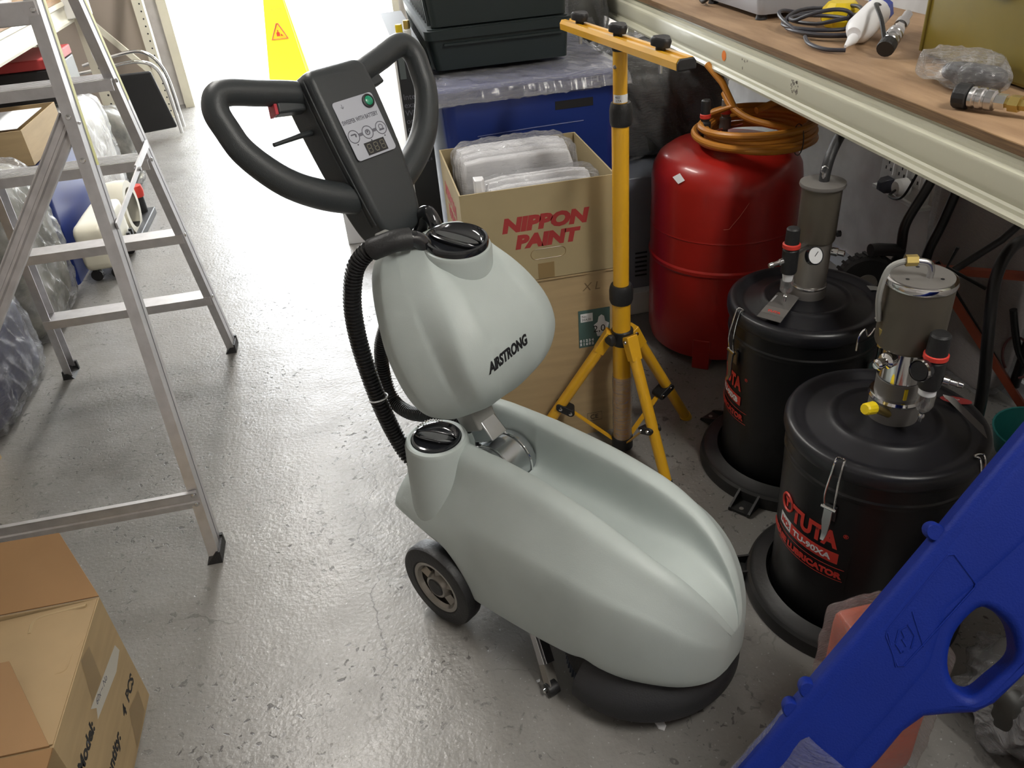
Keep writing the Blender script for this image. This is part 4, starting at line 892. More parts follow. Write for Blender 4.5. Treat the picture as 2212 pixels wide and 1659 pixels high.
# pump of the far drum
part('pump_base', MB().lathe([(0, .488), (.041, .488), (.042, .492), (.042, .520), (.040, .526), (.036, .534), (0, .534)], n=40), M['pump_cap'], D2)
part('pump_flange', MB().lathe([(0, .527), (.0415, .527), (.0425, .530), (.041, .533), (0, .534)], n=44), M['steel'], D2)
part('pump_barrel', MB().lathe([(0, .532), (.0375, .532), (.039, .536), (.040, .640), (.042, .644), (0, .644)], n=44), M['cast'], D2)
part('air_motor', MB().lathe([(0, .643), (.043, .643), (.045, .648), (.045, .772), (0, .772)], n=52), M['pump'], D2, angle=30)
part('motor_cap', MB().lathe([(0, .771), (.051, .771), (.052, .774), (.051, .779), (0, .780)], n=52), M['pump_cap'], D2)
part('lift_ring', MB().cyl((0, 0, .779), (0, 0, .800), .0055, n=12).tube([V3(.008 * math.cos(R(q)), 0, .806 + .008 * math.sin(R(q))) for q in range(0, 360, 20)], .002, 6, closed=True), M['steel'], D2)
part('supply_hose', MB().tube(cr([(.003, .002, .775), (.008, .008, .80), (.022, .02, .83), (.055, .05, .855), (.12, .11, .88), (.20, .20, .90)], 8), .012, 12), M['rubber'], D2)
rg = V3(-.086, -.045, 0)
part('regulator_neck', MB().cyl((-.03, -.016, .64), rg + V3(.012, 0, .64), .009, n=16), M['steel'], D2)
part('regulator', MB().lathe([(0, .592), (.017, .592), (.019, .597), (.019, .648), (.016, .652), (.016, .658), (0, .658)], c=rg, n=24), M['rubber'], D2)
part('regulator_ring', MB().lathe([(.017, .652), (.0205, .654), (.0205, .662), (.017, .664)], c=rg, n=32), M['red_label'], D2)
part('regulator_knob', MB().lathe([(0, .663), (.0165, .663), (.0155, .697), (.013, .700), (0, .700)], c=rg, n=20), M['rubber'], D2, angle=20)
part('bowl_collar', MB().lathe([(0, .572), (.011, .572), (.014, .592), (0, .592)], c=rg, n=20), M['paper'], D2)
part('drain_bowl', MB().lathe([(0, .538), (.006, .538), (.015, .548), (.015, .573), (0, .573)], c=rg, n=24), M['glass_bowl'], D2)
part('bowl_valve', MB().lathe([(0, .518), (.003, .518), (.003, .528), (.006, .532), (0, .540)], c=rg, n=14), M['steel'], D2)
gx = Vector((.10, -.90, .42)).normalized(); gc = rg + V3(.040, -.016, .632)
part('gauge_case', MB().lathe([(0, 0), (.010, 0), (.018, .008), (.021, .012), (.021, .024), (.0195, .026), (.0185, .0215), (0, .0215)], c=gc, axis=gx, n=36), M['gloss_black'], D2)
part('gauge_face', MB().lathe([(0, .0235), (.0182, .0235), (.0182, .0225)], c=gc, axis=gx, n=30), M['paper'], D2)
part('gauge_needle', MB().beam(gc + gx * .0242 + V3(-.006, 0, -.008), gc + gx * .0242 + V3(.005, 0, .009), .0015, .0005, gx), M['ink'], D2)
part('air_inlet', MB().lathe([(0, 0), (.008, 0), (.008, .008), (.0055, .010), (.0055, .024), (.0068, .027), (.0055, .036), (0, .038)], c=rg + V3(-.018, 0, .622), axis=(-1, -.1, -.12), n=14), M['steel'], D2)
part('silencer', MB().lathe([(0, 0), (.008, 0), (.010, .004), (.010, .016), (.007, .018), (.007, .030), (.008, .032), (0, .034)], c=(.026, -.030, .622), axis=(.75, -.6, -.1), n=20), M['chrome'], D2)
part('side_knob', MB().lathe([(0, 0), (.004, 0), (.004, .012), (.0075, .014), (.0075, .022), (0, .024)], c=(.041, .0, .648), axis=(1, -.1, 0), n=14), M['rubber'], D2)
q = [V3(-.030, .120, .4955), V3(.0, .070, .4955), V3(-.140, -.062, .503), V3(-.160, .0, .503)]
q = [V3(-.070, .020, .508), V3(-.030, -.018, .508), V3(-.128, -.110, .500), V3(-.165, -.062, .500)]
tg = part('hang_tag', MB().loft([q, [p + V3(0, 0, .0012) for p in q]]), mat('dark_grey_tag', (.10, .095, .09), .5), D2)
ex_ = (q[2] - q[3]).normalized(); 
bandq = [q[3].lerp(q[0], .18), q[2].lerp(q[1], .18), q[2].lerp(q[1], .44), q[3].lerp(q[0], .44)]
part('tag_band', MB().add([p + V3(0, 0, .0018) for p in bandq], [(0, 1, 2, 3)]), M['pump_cap'], tg)
text('TUTA', .012, M['red_label'], tg, mtx=frame(q[3].lerp(q[0], .25) + ex_ * .012 + V3(0, 0, .0022), ex_, q[0] - q[3]), world=False, bold=.0005, width=.034, thick=.0001)
text('WARNING', .007, M['paper'], tg, mtx=frame(q[3].lerp(q[0], .60) + ex_ * .006 + V3(0, 0, .0022), (q[0] - q[3]), -ex_), world=False, thick=.0001)
part('lid_sticker', MB().add([V3(.160, -.020, .4945), V3(.190, -.030, .494), V3(.186, -.005, .494), V3(.165, .006, .4945)], [(0, 1, 2, 3)]), mat('grey_sticker', (.2, .2, .19), .6), D2)

# the far drum is a little taller than the near one
for o_ in D2.children_recursive:
    o_.data.transform(Matrix.Diagonal((1, 1, 1.045, 1)))

# ------------------------------------------------------------------ shelf on the right
SH = thing('steel_shelf', 'low cream steel shelf with a plywood deck along the right wall', 'shelf', (1.4, 2.2, 0))
bprof = [(1.062, .905), (1.060, .912), (1.064, .919), (1.074, .921), (1.078, .925), (1.072, .934), (1.070, .942), (1.070, .972), (1.073, .980), (1.080, .985), (1.080, .992), (1.092, .996), (1.092, 1.004), (1.104, 1.004), (1.104, .905)]
part('front_beam', MB().prism([(x, z) for x, z in bprof], (0, -1.3, 0), (1, 0, 0), (0, 0, 1), (0, 1, 0), 6.2), M['cream'], SH, world=True, angle=25)
part('rear_beam', MB().bb((1.60, -1.3, .905), (1.635, 4.9, 1.0)), M['cream'], SH, world=True)
part('plywood_deck', MB().bb((1.086, -1.3, 1.006), (1.64, 4.9, 1.022)), M['ply'], SH, world=True)
part('deck_edge', MB().bb((1.082, -1.3, 1.0055), (1.0865, 4.9, 1.0225)), M['ply_edge'], SH, world=True)
for x in (1.12, 1.61):
    for y in (-1.25, 4.85): part('upright', MB().bb((x - .02, y - .02, 0), (x + .02, y + .02, 1.0)), M['cream'], SH, world=True)
part('round_sticker', MB().prism([(.0145 * math.cos(a), .0145 * math.sin(a)) for a in [R(q) for q in range(0, 360, 15)]], (1.0695, 2.354, .957), (0, 1, 0), (0, 0, 1), (-1, 0, 0), .0006), M['orange_dot'], SH, world=True, label='orange round sticker')
random.seed(5)
mb = MB()
for y0, n in ((1.93, 26), (2.215, 7)):
    for k in range(n):
        y = y0 + random.uniform(-.018, .018); z = .960 + random.uniform(-.017, .014); w = random.uniform(.0012, .0035); h = random.uniform(.0012, .005)
        mb.prism([(-w, -h * .6), (w * .6, -h), (w, h * .4), (-w * .2, h)], (1.0699, y, z), (0, 1, 0), (0, 0, 1), (-1, 0, 0), .0003)
part('sticker_residue', mb, mat('grey_residue', (.20, .18, .15), .7), SH, world=True, kind='stuff')

# things on the shelf
DT = 1.0235
t = thing('instrument_case', 'grey instrument case with rubber feet at the far end of the plywood deck', 'case', (1.36, 2.66, DT))
part('case_body', MB().loft([rr3(1.215, 2.44, 1.50, 2.86, DT + .016, .02), rr3(1.205, 2.43, 1.51, 2.87, DT + .05, .02), rr3(1.205, 2.43, 1.51, 2.87, DT + .13, .02)]), M['grey_case'], t, world=True)
for x in (1.235, 1.47):
    for y in (2.47, 2.83): part('case_foot', MB().cyl((x, y, DT), (x, y, DT + .017), .018, .014, n=16), M['rubber'], t, world=True)
part('strap', MB().tube(cr([(1.225, 2.78, DT + .05), (1.195, 2.77, DT + .03), (1.185, 2.80, DT + .012), (1.20, 2.86, DT + .012)], 6), .006, 8), M['rubber'], t, world=True)
t = thing('coiled_cable', 'loosely coiled dark grey cable on the plywood deck', 'cable', (1.25, 2.10, DT))
P = []
for k in range(5 * 36):
    a = 2 * PI * k / 36; i = k / 36
    P.append(Vector((1.280 + (.105 - .010 * i) * math.cos(a + 1.2 + .1 * i) + .014 * math.sin(i * 2.4), 2.195 + (.150 - .016 * i) * math.sin(a + 1.2) + .02 * math.cos(i * 1.9), DT + .008 + .006 * i + (.030 + .012 * math.sin(i * 3)) * max(0, math.sin(a + .4 + i)) * .9)))
part('cable_coil', MB().tube(P, .0052, 10), M['wire'], t, world=True)
P = cr([(1.19, 2.12, DT + .010), (1.165, 2.05, DT + .007), (1.165, 1.97, DT + .007), (1.200, 1.935, DT + .007)], 8)
part('cable_end', MB().tube(P, .0052, 10), M['wire'], t, world=True)
t = thing('yellow_plug_housing', 'yellow plastic plug housing lying inside the cable coil', 'plug', (1.355, 2.235, DT))
part('housing', MB().lathe([(0, 0), (.042, .004), (.052, .02), (.050, .05), (.036, .066), (0, .070)], c=(0, 0, 0), n=10), M['yellow_cap'], t, angle=25)
part('housing_tab', MB().box((.055, -.03, .02), (.06, .02, .02), (0, 0, R(-25))), M['yellow_cap'], t, bevel=.003)
t = thing('sealant_tube', 'white plastic sealant tube with a pointed nozzle lying on the deck', 'tube', (1.36, 2.05, DT))
a0 = V3(1.208, 1.952, DT + .012); dv = (V3(1.45, 2.15, DT + .065) - a0).normalized()
part('nozzle', MB().lathe([(0, 0), (.0035, 0), (.0125, .042), (.0135, .044), (.0135, .052), (0, .052)], c=a0, axis=dv, n=24), M['white_sheet'], t, world=True)
part('tube_shoulder', MB().lathe([(0, .050), (.018, .051), (.022, .060), (.028, .072), (.035, .088), (.036, .20), (0, .20)], c=a0 + V3(0, 0, .010), axis=dv, n=32), M['white_sheet'], t, world=True)
part('blue_collar', MB().lathe([(0, .198), (.0375, .199), (.0375, .225), (.020, .24), (0, .24)], c=a0 + V3(0, 0, .010), axis=dv, n=8), mat('blue_collar', (.02, .05, .35), .4), t, world=True)
def coupler(name, label, a, d_, brass, capr=.021, strap=None):
    t = thing(name, label, 'hose coupling', (a[0], a[1], DT), group='steel hose couplings on the deck'); a = Vector(a); d_ = Vector(d_).normalized()
    part('dust_cap', MB().lathe([(0, 0), (capr * .95, 0), (capr, .003), (capr, .024), (capr * .9, .026), (0, .026)], c=a, axis=d_, n=16), M['rubber'], t, world=True, angle=15)
    part('knurled_sleeve', MB().lathe([(0, .026), (.018, .026), (.020, .029), (.0205, .036), (.0185, .038), (.0185, .042), (.0205, .044), (.0205, .052), (.0185, .054), (.0185, .058), (.020, .060), (.019, .072), (.014, .075), (0, .075)], c=a, axis=d_, n=36), M['steel'], t, world=True, angle=20)
    part('hex_nut', MB().lathe([(0, .074), (.0145, .074), (.0145, .094), (0, .094)], c=a, axis=d_, n=6), M['chrome'], t, world=True, angle=20)
    part('brass_adapter' if brass else 'threaded_stub', MB().lathe([(0, .094), (.010, .094), (.010, .100), (.0155, .100), (.0155, .118), (.011, .118), (.011, .15), (0, .15)], c=a, axis=d_, n=6 if brass else 18), M['brass'] if brass else M['steel'], t, world=True, angle=20)
    if strap: part('cap_strap', MB().tube(cr(strap, 8), .0055, 8, squash=.5), M['rubber'], t, world=True)
    return t
coupler('hose_coupling', 'steel hose coupling with a black dust cap on a strap, left of the olive case', (1.240, 1.835, DT + .022), V3(.60, .50, .30), False,
        strap=[(1.245, 1.85, DT + .040), (1.262, 1.90, DT + .075), (1.30, 1.99, DT + .095), (1.36, 2.06, DT + .075), (1.40, 2.09, DT + .05)])
coupler('hose_coupling', 'steel and brass hose coupling with a black ring cap near the front deck edge', (1.130, 1.42, DT + .023), V3(.45, -.89, .0), True, .024)
t = thing('olive_case', 'olive yellow painted metal case with a black knob on the plywood deck', 'case', (1.46, 1.70, DT))
ax1 = V3(-.06, -1, 0).normalized(); ax2 = V3(-ax1.y, ax1.x, 0)
c0 = V3(1.335, 1.835, DT)
def oc(u, v, z): return c0 + ax1 * u + ax2 * v + V3(0, 0, z)
part('case_body', MB().loft([[oc(0, 0, z), oc(.40, 0, z), oc(.40, .28, z), oc(0, .28, z)] for z in (.002, .26)]), M['olive'], t, world=True, bevel=.008)
part('corner_edge', MB().cyl(oc(.004, .0, .01), oc(.004, 0, .25), .006, n=10), M['olive'], t, world=True)
knob(t, oc(.24, -.001, .19), -ax2, .034, .022, 8, 'rubber', 'black_knob', world=True)
BGt = thing('plastic_bag', 'clear plastic bag with dark contents slumped in front of the olive case', 'bag', (1.23, 1.50, DT))
part('bag_contents', superbox((1.20, 1.45, DT + .001), (1.28, 1.60, DT + .050), 16, 3.2, .02, 10, 4, zfloor=DT + .001), mat('dark_grey_parts', (.05, .05, .055), .5), BGt, world=True, angle=80)
part('bag_film', superbox((1.185, 1.43, DT + .001), (1.295, 1.66, DT + .066), 56, 2.8, .02, 11, 6, zfloor=DT + .0005, ridge=.6), M['film'], BGt, world=True, angle=80)

# power strip on the wall with plugs
t = thing('wall_socket_block', 'white multi-way socket block with plugs on the right wall', 'socket', (1.78, 2.38, .40))
part('socket_body', MB().bb((1.762, 2.28, .415), (1.7985, 2.515, .56)), M['white'], t, world=True, bevel=.003)
part('socket_base', MB().bb((1.750, 2.26, .405), (1.799, 2.53, .416)), M['white'], t, world=True)
for k in range(3):
    y = 2.49 - .075 * k; c = part('socket_face', MB().bb((1.760, y - .045, .47), (1.763, y + .005, .535)), M['white'], t, world=True)
    part('pin_slot', MB().bb((1.7585, y - .024, .505), (1.7605, y - .019, .522)).bb((1.7585, y - .038, .483), (1.7605, y - .033, .494)).bb((1.7585, y - .010, .483), (1.7605, y - .005, .494)), M['ink'], c, world=True)
t = thing('power_plug', 'dark plug pushed into the white wall sockets', 'plug', (1.73, 2.42, .42))
part('plug_body', MB().loft([[V3(1.7495 - d2, 2.43 + a, .445 + b) for a, b in ((-.02 * k, -.026 * k), (.02 * k, -.026 * k), (.02 * k, .026 * k), (-.02 * k, .026 * k))] for d2, k in ((0, 1), (.03, .9), (.045, .5))]), M['wire'], t, world=True, bevel=.002)
t2 = thing('power_plug', 'white round adapter plug beside the dark plug on the wall', 'plug', (1.73, 2.34, .44))
part('plug_body', MB().lathe([(0, 0), (.030, 0), (.030, .03), (.022, .04), (0, .042)], c=(1.7495, 2.345, .465), axis=(-1, 0, 0), n=24), M['white'], t2, world=True)
part('plug_cord', MB().tube(cr([(1.708, 2.34, .46), (1.66, 2.30, .46), (1.64, 2.20, .50), (1.66, 2.15, .66)], 8), .004, 8), M['ink'], t2, world=True)
struct('baseboard_right', MB().bb((1.786, -2.2, 0), (1.80, 7.1, .07)), mat('pale_baseboard', (.5, .52, .56), .5))

# black hand trolley with red frame behind the near drum
TR = thing('hand_trolley', 'folded hand trolley of black tubes and faded red bars behind the near drum', 'trolley', (1.5, 1.7, 0))
part('handle_tube', MB().tube(cr([(1.44, 1.46, .02), (1.435, 1.47, .25), (1.43, 1.50, .42), (1.445, 1.54, .54), (1.49, 1.57, .60), (1.56, 1.60, .605), (1.64, 1.62, .57), (1.70, 1.64, .40), (1.72, 1.66, .10)], 8), .0145, 14), M['black_bar'], TR, world=True)
part('frame_tube', MB().tube(cr([(1.55, 2.02, .02), (1.60, 2.00, .30), (1.61, 2.00, .37), (1.615, 2.0, .41), (1.64, 2.0, .49), (1.67, 2.0, .62)], 6), .0145, 12), M['black_bar'], TR, world=True)
part('frame_tube', MB().tube(cr([(1.52, 2.08, .02), (1.52, 2.04, .30), (1.515, 2.0, .41), (1.515, 2.0, .50), (1.56, 2.0, .60), (1.60, 2.0, .70)], 6), .0145, 12), M['black_bar'], TR, world=True)
part('rubber_grip', MB().tube([(1.415, 2.0, .432), (1.44, 2.0, .431), (1.52, 2.0, .415)], .019, 16), M['rubber'], TR, world=True)
part('red_crossbar', MB().beam((1.46, 1.80, .455), (1.70, 1.66, .450), .020, .020), M['red_bar'], TR, world=True)
part('red_strut', MB().beam((1.47, 1.80, .46), (1.755, 1.62, .02), .028, .020), M['red_bar'], TR, world=True)
part('black_strut', MB().beam((1.50, 1.82, .46), (1.765, 1.66, .03), .010, .014), M['black_bar'], TR, world=True)
part('support_tube', MB().tube([(1.48, 1.78, .42), (1.60, 1.72, .55), (1.69, 1.70, .66)], .010, 12), M['black_bar'], TR, world=True)
part('rear_loop', MB().tube(cr([(1.76, 1.60, .40), (1.755, 1.58, .30), (1.73, 1.62, .18), (1.70, 1.66, .22), (1.66, 1.68, .35)], 8), .010, 12), M['black_bar'], TR, world=True)
part('red_bracket', MB().loft([[V3(1.50, 1.95, z), V3(1.60, 1.93, z), V3(1.56, 1.78, z), V3(1.48, 1.80, z)] for z in (.38, .40)]), M['red_bar'], TR, world=True)
mb = MB(); wr = [(.03, -.02), (.078, -.022), (.088, -.014), (.088, .014), (.078, .022), (.03, .02)]
mb.lathe(wr, c=(1.43, 2.02, .32), axis=(.35, 1, 0), n=40)
for k in range(26):
    a = 2 * PI * k / 26; ay = V3(.35, 1, 0).normalized(); xx = V3(1, -.35, 0).normalized()
    mb.box(V3(1.43, 2.02, .32) + xx * .088 * math.cos(a) + V3(0, 0, .088 * math.sin(a)), (.009, .03, .009), (0, -a, 0))
wl = part('trolley_wheel', mb, M['rubber'], TR, world=True)
part('wheel_hub', MB().cyl((1.422, 1.997, .32), (1.438, 2.043, .32), .03, n=20), M['cast'], wl, world=True)
part('hook_rod', MB().tube([(1.455, 1.70, .56), (1.445, 1.71, .50), (1.50, 1.62, .47)], .005, 8), M['black_bar'], TR, world=True)
part('pink_cable', MB().tube([V3(1.70 + .0 * math.cos(a), 1.66 + .055 * math.cos(a), .20 + .06 * math.sin(a)) for a in [R(q) for q in range(-60, 250, 12)]], .0035, 8), mat('dusty_pink_cable', (.16, .06, .06), .5), TR, world=True)
solo('teal_tray', MB().lathe([(0, .002), (.08, .002), (.10, .03), (.12, .10), (.115, .10), (.097, .032), (.078, .008), (0, .008)], c=(1.64, 1.45, 0), n=32), M['teal'], 'teal plastic basin on the floor behind the near drum', 'basin')
bundle('flat_parcel', 'thin dusty panel in clear film leaning on the wall behind the trolley', 'panel', (1.70, 1.72, .0), (1.765, 2.13, .72), mat('dusty_panel', (.42, .38, .37), .6), amp=.008, seed=12)

# ------------------------------------------------------------------ blue moulded handle piece, close on the right
BH = thing('blue_plastic_housing', 'large bright blue moulded plastic part with a D-shaped grip, leaning in the lower right corner', 'plastic part', (.35, .52, 0))
nrm = V3(-.350, -.751, .560).normalized(); exx = V3(0, 0, 1).cross(nrm).normalized(); eyy = nrm.cross(exx); P0 = V3(.6, .62, .45)
def blue_pt(a, b, h=0): return P0 + exx * a + eyy * b + nrm * h
def from_curve(loops, ext, bev, off=None, res=4):
    cu = bpy.data.curves.new('outline', 'CURVE'); cu.dimensions = '2D'; cu.fill_mode = 'BOTH'; cu.extrude = ext; cu.bevel_depth = bev; cu.bevel_resolution = res; cu.offset = -bev if off is None else off
    for lp in loops:
        sp = cu.splines.new('POLY'); sp.points.add(len(lp) - 1); sp.use_cyclic_u = True
        for i, p in enumerate(lp): sp.points[i].co = (p[0], p[1], 0, 1)
    o = bpy.data.objects.new('outline_tmp', cu); COL.objects.link(o)
    me = bpy.data.meshes.new_from_object(o.evaluated_get(bpy.context.evaluated_depsgraph_get())); bpy.data.objects.remove(o)
    r = ([tuple(v.co) for v in me.vertices], [tuple(p.vertices) for p in me.polygons]); bpy.data.meshes.remove(me); return r
body_o = [(.156, .402), (.087, .295), (.041, .222), (-.022, .125), (-.100, .005), (-.152, -.075), (-.20, -.148), (-.30, -.30), (-.445, -.520), (-.425, -.553), (-.30, -.553), (-.21, -.405), (-.11, -.255), (-.036, -.137), (-.008, -.098), (.022, -.050), (.048, -.024), (.078, -.016), (.113, -.008), (.137, .009), (.168, .050), (.214, .114), (.30, .22), (.42, .36), (.42, .585), (.28, .585)]
hole = [(v.x, v.y) for v in cr([(.106, .138, 0), (.080, .100, 0), (.074, .056, 0), (.086, .026, 0), (.108, .016, 0), (.132, .040, 0), (.156, .070, 0), (.157, .096, 0), (.147, .120, 0), (.125, .138, 0)], 4, closed=True)]
vs, fs = from_curve([body_o, hole], .014, .014, off=-.014)
part('main_shell', MB().add([blue_pt(a, b, h - .028) for a, b, h in vs], fs), M['blue'], BH, world=True, angle=50)
bar = [(.28, .50), (.156, .392), (.050, .225), (-.015, .122), (-.095, -.002), (-.145, -.080), (-.195, -.155), (-.295, -.307), (-.425, -.505), (-.325, -.53), (-.225, -.385), (-.125, -.235), (-.055, -.128), (.010, -.030), (.058, .045), (.075, .13), (.12, .18), (.19, .265), (.30, .40)]
vs, fs = from_curve([bar], .018, .020, off=-.020)
part('raised_barrel', MB().add([blue_pt(a, b, h - .036) for a, b, h in vs], fs), M['blue'], BH, world=True, angle=50)
for (a, b, r) in ((.046, .240, .013), (-.110, -.012, .013), (-.131, -.045, .013)):
    part('edge_lug', MB().lathe([(0, -.030), (r * .9, -.030), (r, -.024), (r, -.004), (r * .85, 0), (0, 0)], c=blue_pt(a, b, -.008), axis=nrm, n=24), M['blue'], BH, world=True)
part('embossed_frame', MB().tube([blue_pt(a, b, .0022) for a, b in ((.069, .213), (.099, .176), (.098, .170), (.014, .047), (.006, .046), (-.012, .086), (-.011, .094), (.062, .212))], .0013, 6, closed=True), M['blue'], BH, world=True)
mb = MB()
for a in ([(-.010, .092), (.004, .044)], [(.020, .126), (.038, .078)]): mb.tube([blue_pt(x, y, .0022) for x, y in a], .0012, 6)
dia = [(-.001, .093), (.016, .120), (.031, .096), (.014, .066)]
mb.tube([blue_pt(x * .75 + .002, y * .75 + .023, .0022) for x, y in [(-.001, .075), (.003, .099), (.016, .108)]], .0013, 6)
mb.tube([blue_pt(x * .75 + .002, y * .75 + .023, .0022) for x, y in [(.018, .112), (.031, .092), (.027, .068)]], .0013, 6)
mb.tube([blue_pt(x * .75 + .002, y * .75 + .023, .0022) for x, y in [(-.001, .072), (.010, .056), (.014, .060)]], .0013, 6)
mb.tube([blue_pt(x * .75 + .002, y * .75 + .023, .0022) for x, y in [(.008, .098), (.014, .086), (.010, .082), (.018, .070)]], .0013, 6)
part('embossed_diamond_logo', mb, M['blue'], BH, world=True)
part('raised_rib', MB().tube(cr([blue_pt(.03, -.028, -.012), blue_pt(-.03, -.055, -.006), blue_pt(-.12, -.17, -.004), blue_pt(-.22, -.32, -.004)], 8), .004, 8), M['blue'], BH, world=True)
def wrapf(u, v):
    s = -.075 - .115 * v; c = V3(0, 0, 0); a = 2 * PI * u
    mid = (s * .667 - .045 + .0, s - .0)
    dir_ = V3(.555, .832, 0); pr = V3(-.832, .555, 0)
    t_ = .34 * v; cx_ = -.068 - .555 * t_; cy_ = -.100 - .832 * t_
    k = .004 * nz(V3(math.cos(a), math.sin(a), v * 3), 3, 4) + .002 * nz(V3(math.cos(a), math.sin(a), v * 3), 9, 7)
    w = .086 + k; h = .046 + k
    return blue_pt(cx_ + pr.x * w * math.cos(a), cy_ + pr.y * w * math.cos(a), -.036 + h * math.sin(a))
part('stretch_film', MB().grid(wrapf, 64, 24), M['film'], BH, world=True, angle=80)

# orange wrapped boxes by the blue part
bundle('wrapped_orange_box', 'orange cardboard box in clear film standing between the near drum and the blue part', 'box', (.672, .735, 0), (.80, .875, .335), M['orange_wrap'], amp=.006, seed=21, p=14, film='film')
bundle('wrapped_orange_bundle', 'low crumpled orange bundle in clear film under the blue grip', 'bundle', (.76, .42, 0), (.98, .63, .13), mat('dull_red_cardboard', (.30, .06, .03), .6, vary=.2), amp=.03, seed=22, p=4, film='film')
bundle('clear_film_heap', 'heap of crumpled clear film at the lower right edge beyond the blue grip', 'bundle', (.96, .655, 0), (1.30, .88, .17), M['dark_bundle'], amp=.035, seed=23, p=3, film='film_thick')

# ------------------------------------------------------------------ cardboard box at the lower left
LC = thing('cardboard_box', 'opened brown cardboard box with handwriting-like print at the lower left corner', 'cardboard box', (-.90, 1.118, 0))
X0, X1, Y0, Y1, ZT = -1.12, -.680, .949, 1.287, .315
part('right_panel', MB().bb((X1 - .004, Y0, 0), (X1, Y1, ZT)), M['carton'], LC, world=True)
part('left_panel', MB().bb((X0, Y0, 0), (X0 + .004, Y1, ZT)), M['carton'], LC, world=True)
part('front_panel', MB().bb((X0 + .004, Y0, 0), (X1 - .004, Y0 + .004, ZT)), M['carton'], LC, world=True)
part('back_panel', MB().bb((X0 + .004, Y1 - .004, 0), (X1 - .004, Y1, ZT)), M['carton'], LC, world=True)
part('bottom_panel', MB().bb((X0 + .004, Y0 + .004, 0), (X1 - .004, Y1 - .004, .004)), M['carton'], LC, world=True)
def flap(nm, q, m, th=.004):
    n = (Vector(q[1]) - Vector(q[0])).cross(Vector(q[2]) - Vector(q[0])).normalized()
    return part(nm, MB().loft([[Vector(p) for p in q], [Vector(p) + n * th for p in q]]), m, LC, world=True)
flap('back_flap', [(X0, Y1 + .001, ZT), (X1, Y1 + .001, ZT), (X1 - .095, Y1 + .155, ZT + .055), (X0, Y1 + .160, ZT + .058)], M['carton_flap'])
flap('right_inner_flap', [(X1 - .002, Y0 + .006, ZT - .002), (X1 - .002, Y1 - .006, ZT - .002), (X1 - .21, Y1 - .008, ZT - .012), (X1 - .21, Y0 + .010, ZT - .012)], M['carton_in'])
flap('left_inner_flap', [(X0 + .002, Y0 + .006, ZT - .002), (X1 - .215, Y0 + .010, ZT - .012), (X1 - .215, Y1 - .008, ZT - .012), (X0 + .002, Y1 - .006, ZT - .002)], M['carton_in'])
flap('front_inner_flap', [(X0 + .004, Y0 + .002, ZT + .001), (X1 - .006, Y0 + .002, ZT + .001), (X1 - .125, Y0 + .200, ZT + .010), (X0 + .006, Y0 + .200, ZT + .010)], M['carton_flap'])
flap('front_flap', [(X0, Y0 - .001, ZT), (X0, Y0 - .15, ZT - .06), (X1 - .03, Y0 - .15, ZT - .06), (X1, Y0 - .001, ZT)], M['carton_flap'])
part('torn_strip', MB().tube(cr([(X1 - .02, Y1 - .02, ZT + .003), (X1 - .06, Y1 - .018, ZT - .002), (X1 - .115, Y1 - .025, ZT - .004), (X1 - .118, Y1 - .06, ZT - .004)], 8), .004, 6, squash=.5), M['carton'], LC, world=True)
part('torn_edge', MB().tube(cr([(X1 - .006, Y0 + .23, ZT + .001), (X1 - .018, Y0 + .20, ZT + .0), (X1 - .022, Y0 + .165, ZT + .001), (X1 - .040, Y0 + .160, ZT - .001)], 8), .003, 6, squash=.5), M['carton_in'], LC, world=True)
def sx(y, z, x=X1 + .0003): return frame((x, y, z), (0, 1, 0), (0, 0, 1))
text('Model:', .036, M['ink'], LC, mtx=sx(.968, .198), bold=.0015, shear=.15, thick=.0001, name='printed_word')
text('Quantity:', .036, M['ink'], LC, mtx=sx(.985, .088), bold=.0015, shear=.15, thick=.0001, name='printed_word')
text('4  PCS', .034, M['ink'], LC, mtx=sx(1.165, .088), bold=.0012, shear=.15, thick=.0001, name='printed_word')
part('written_tape', MB().add([V3(X1 + .0006, y, z) for y, z in ((1.083, .232), (1.255, .206), (1.262, .182), (1.215, .172), (1.086, .196), (1.100, .212))], [(0, 1, 2, 3, 4, 5)]), mat('masking_tape', (.50, .48, .42), .6), LC, world=True)
text('60x ~ No', .018, M['ink_grey'], LC, mtx=frame((X1 + .001, 1.105, .212), (0, 1, -.15), (0, .15, 1)), thick=.0001, shear=.3, name='scribble')
part('tape_patch', MB().add([V3(X1 + .0004, y, z) for y, z in ((1.10, .232), (1.16, .222), (1.175, .30), (1.13, .312))], [(0, 1, 2, 3)]), M['tape'], LC, world=True)
part('tape_patch', MB().add([V3(X1 + .0004, y, z) for y, z in ((1.15, .005), (1.24, .005), (1.255, .06), (1.19, .08))], [(0, 1, 2, 3)]), M['tape'], LC, world=True)

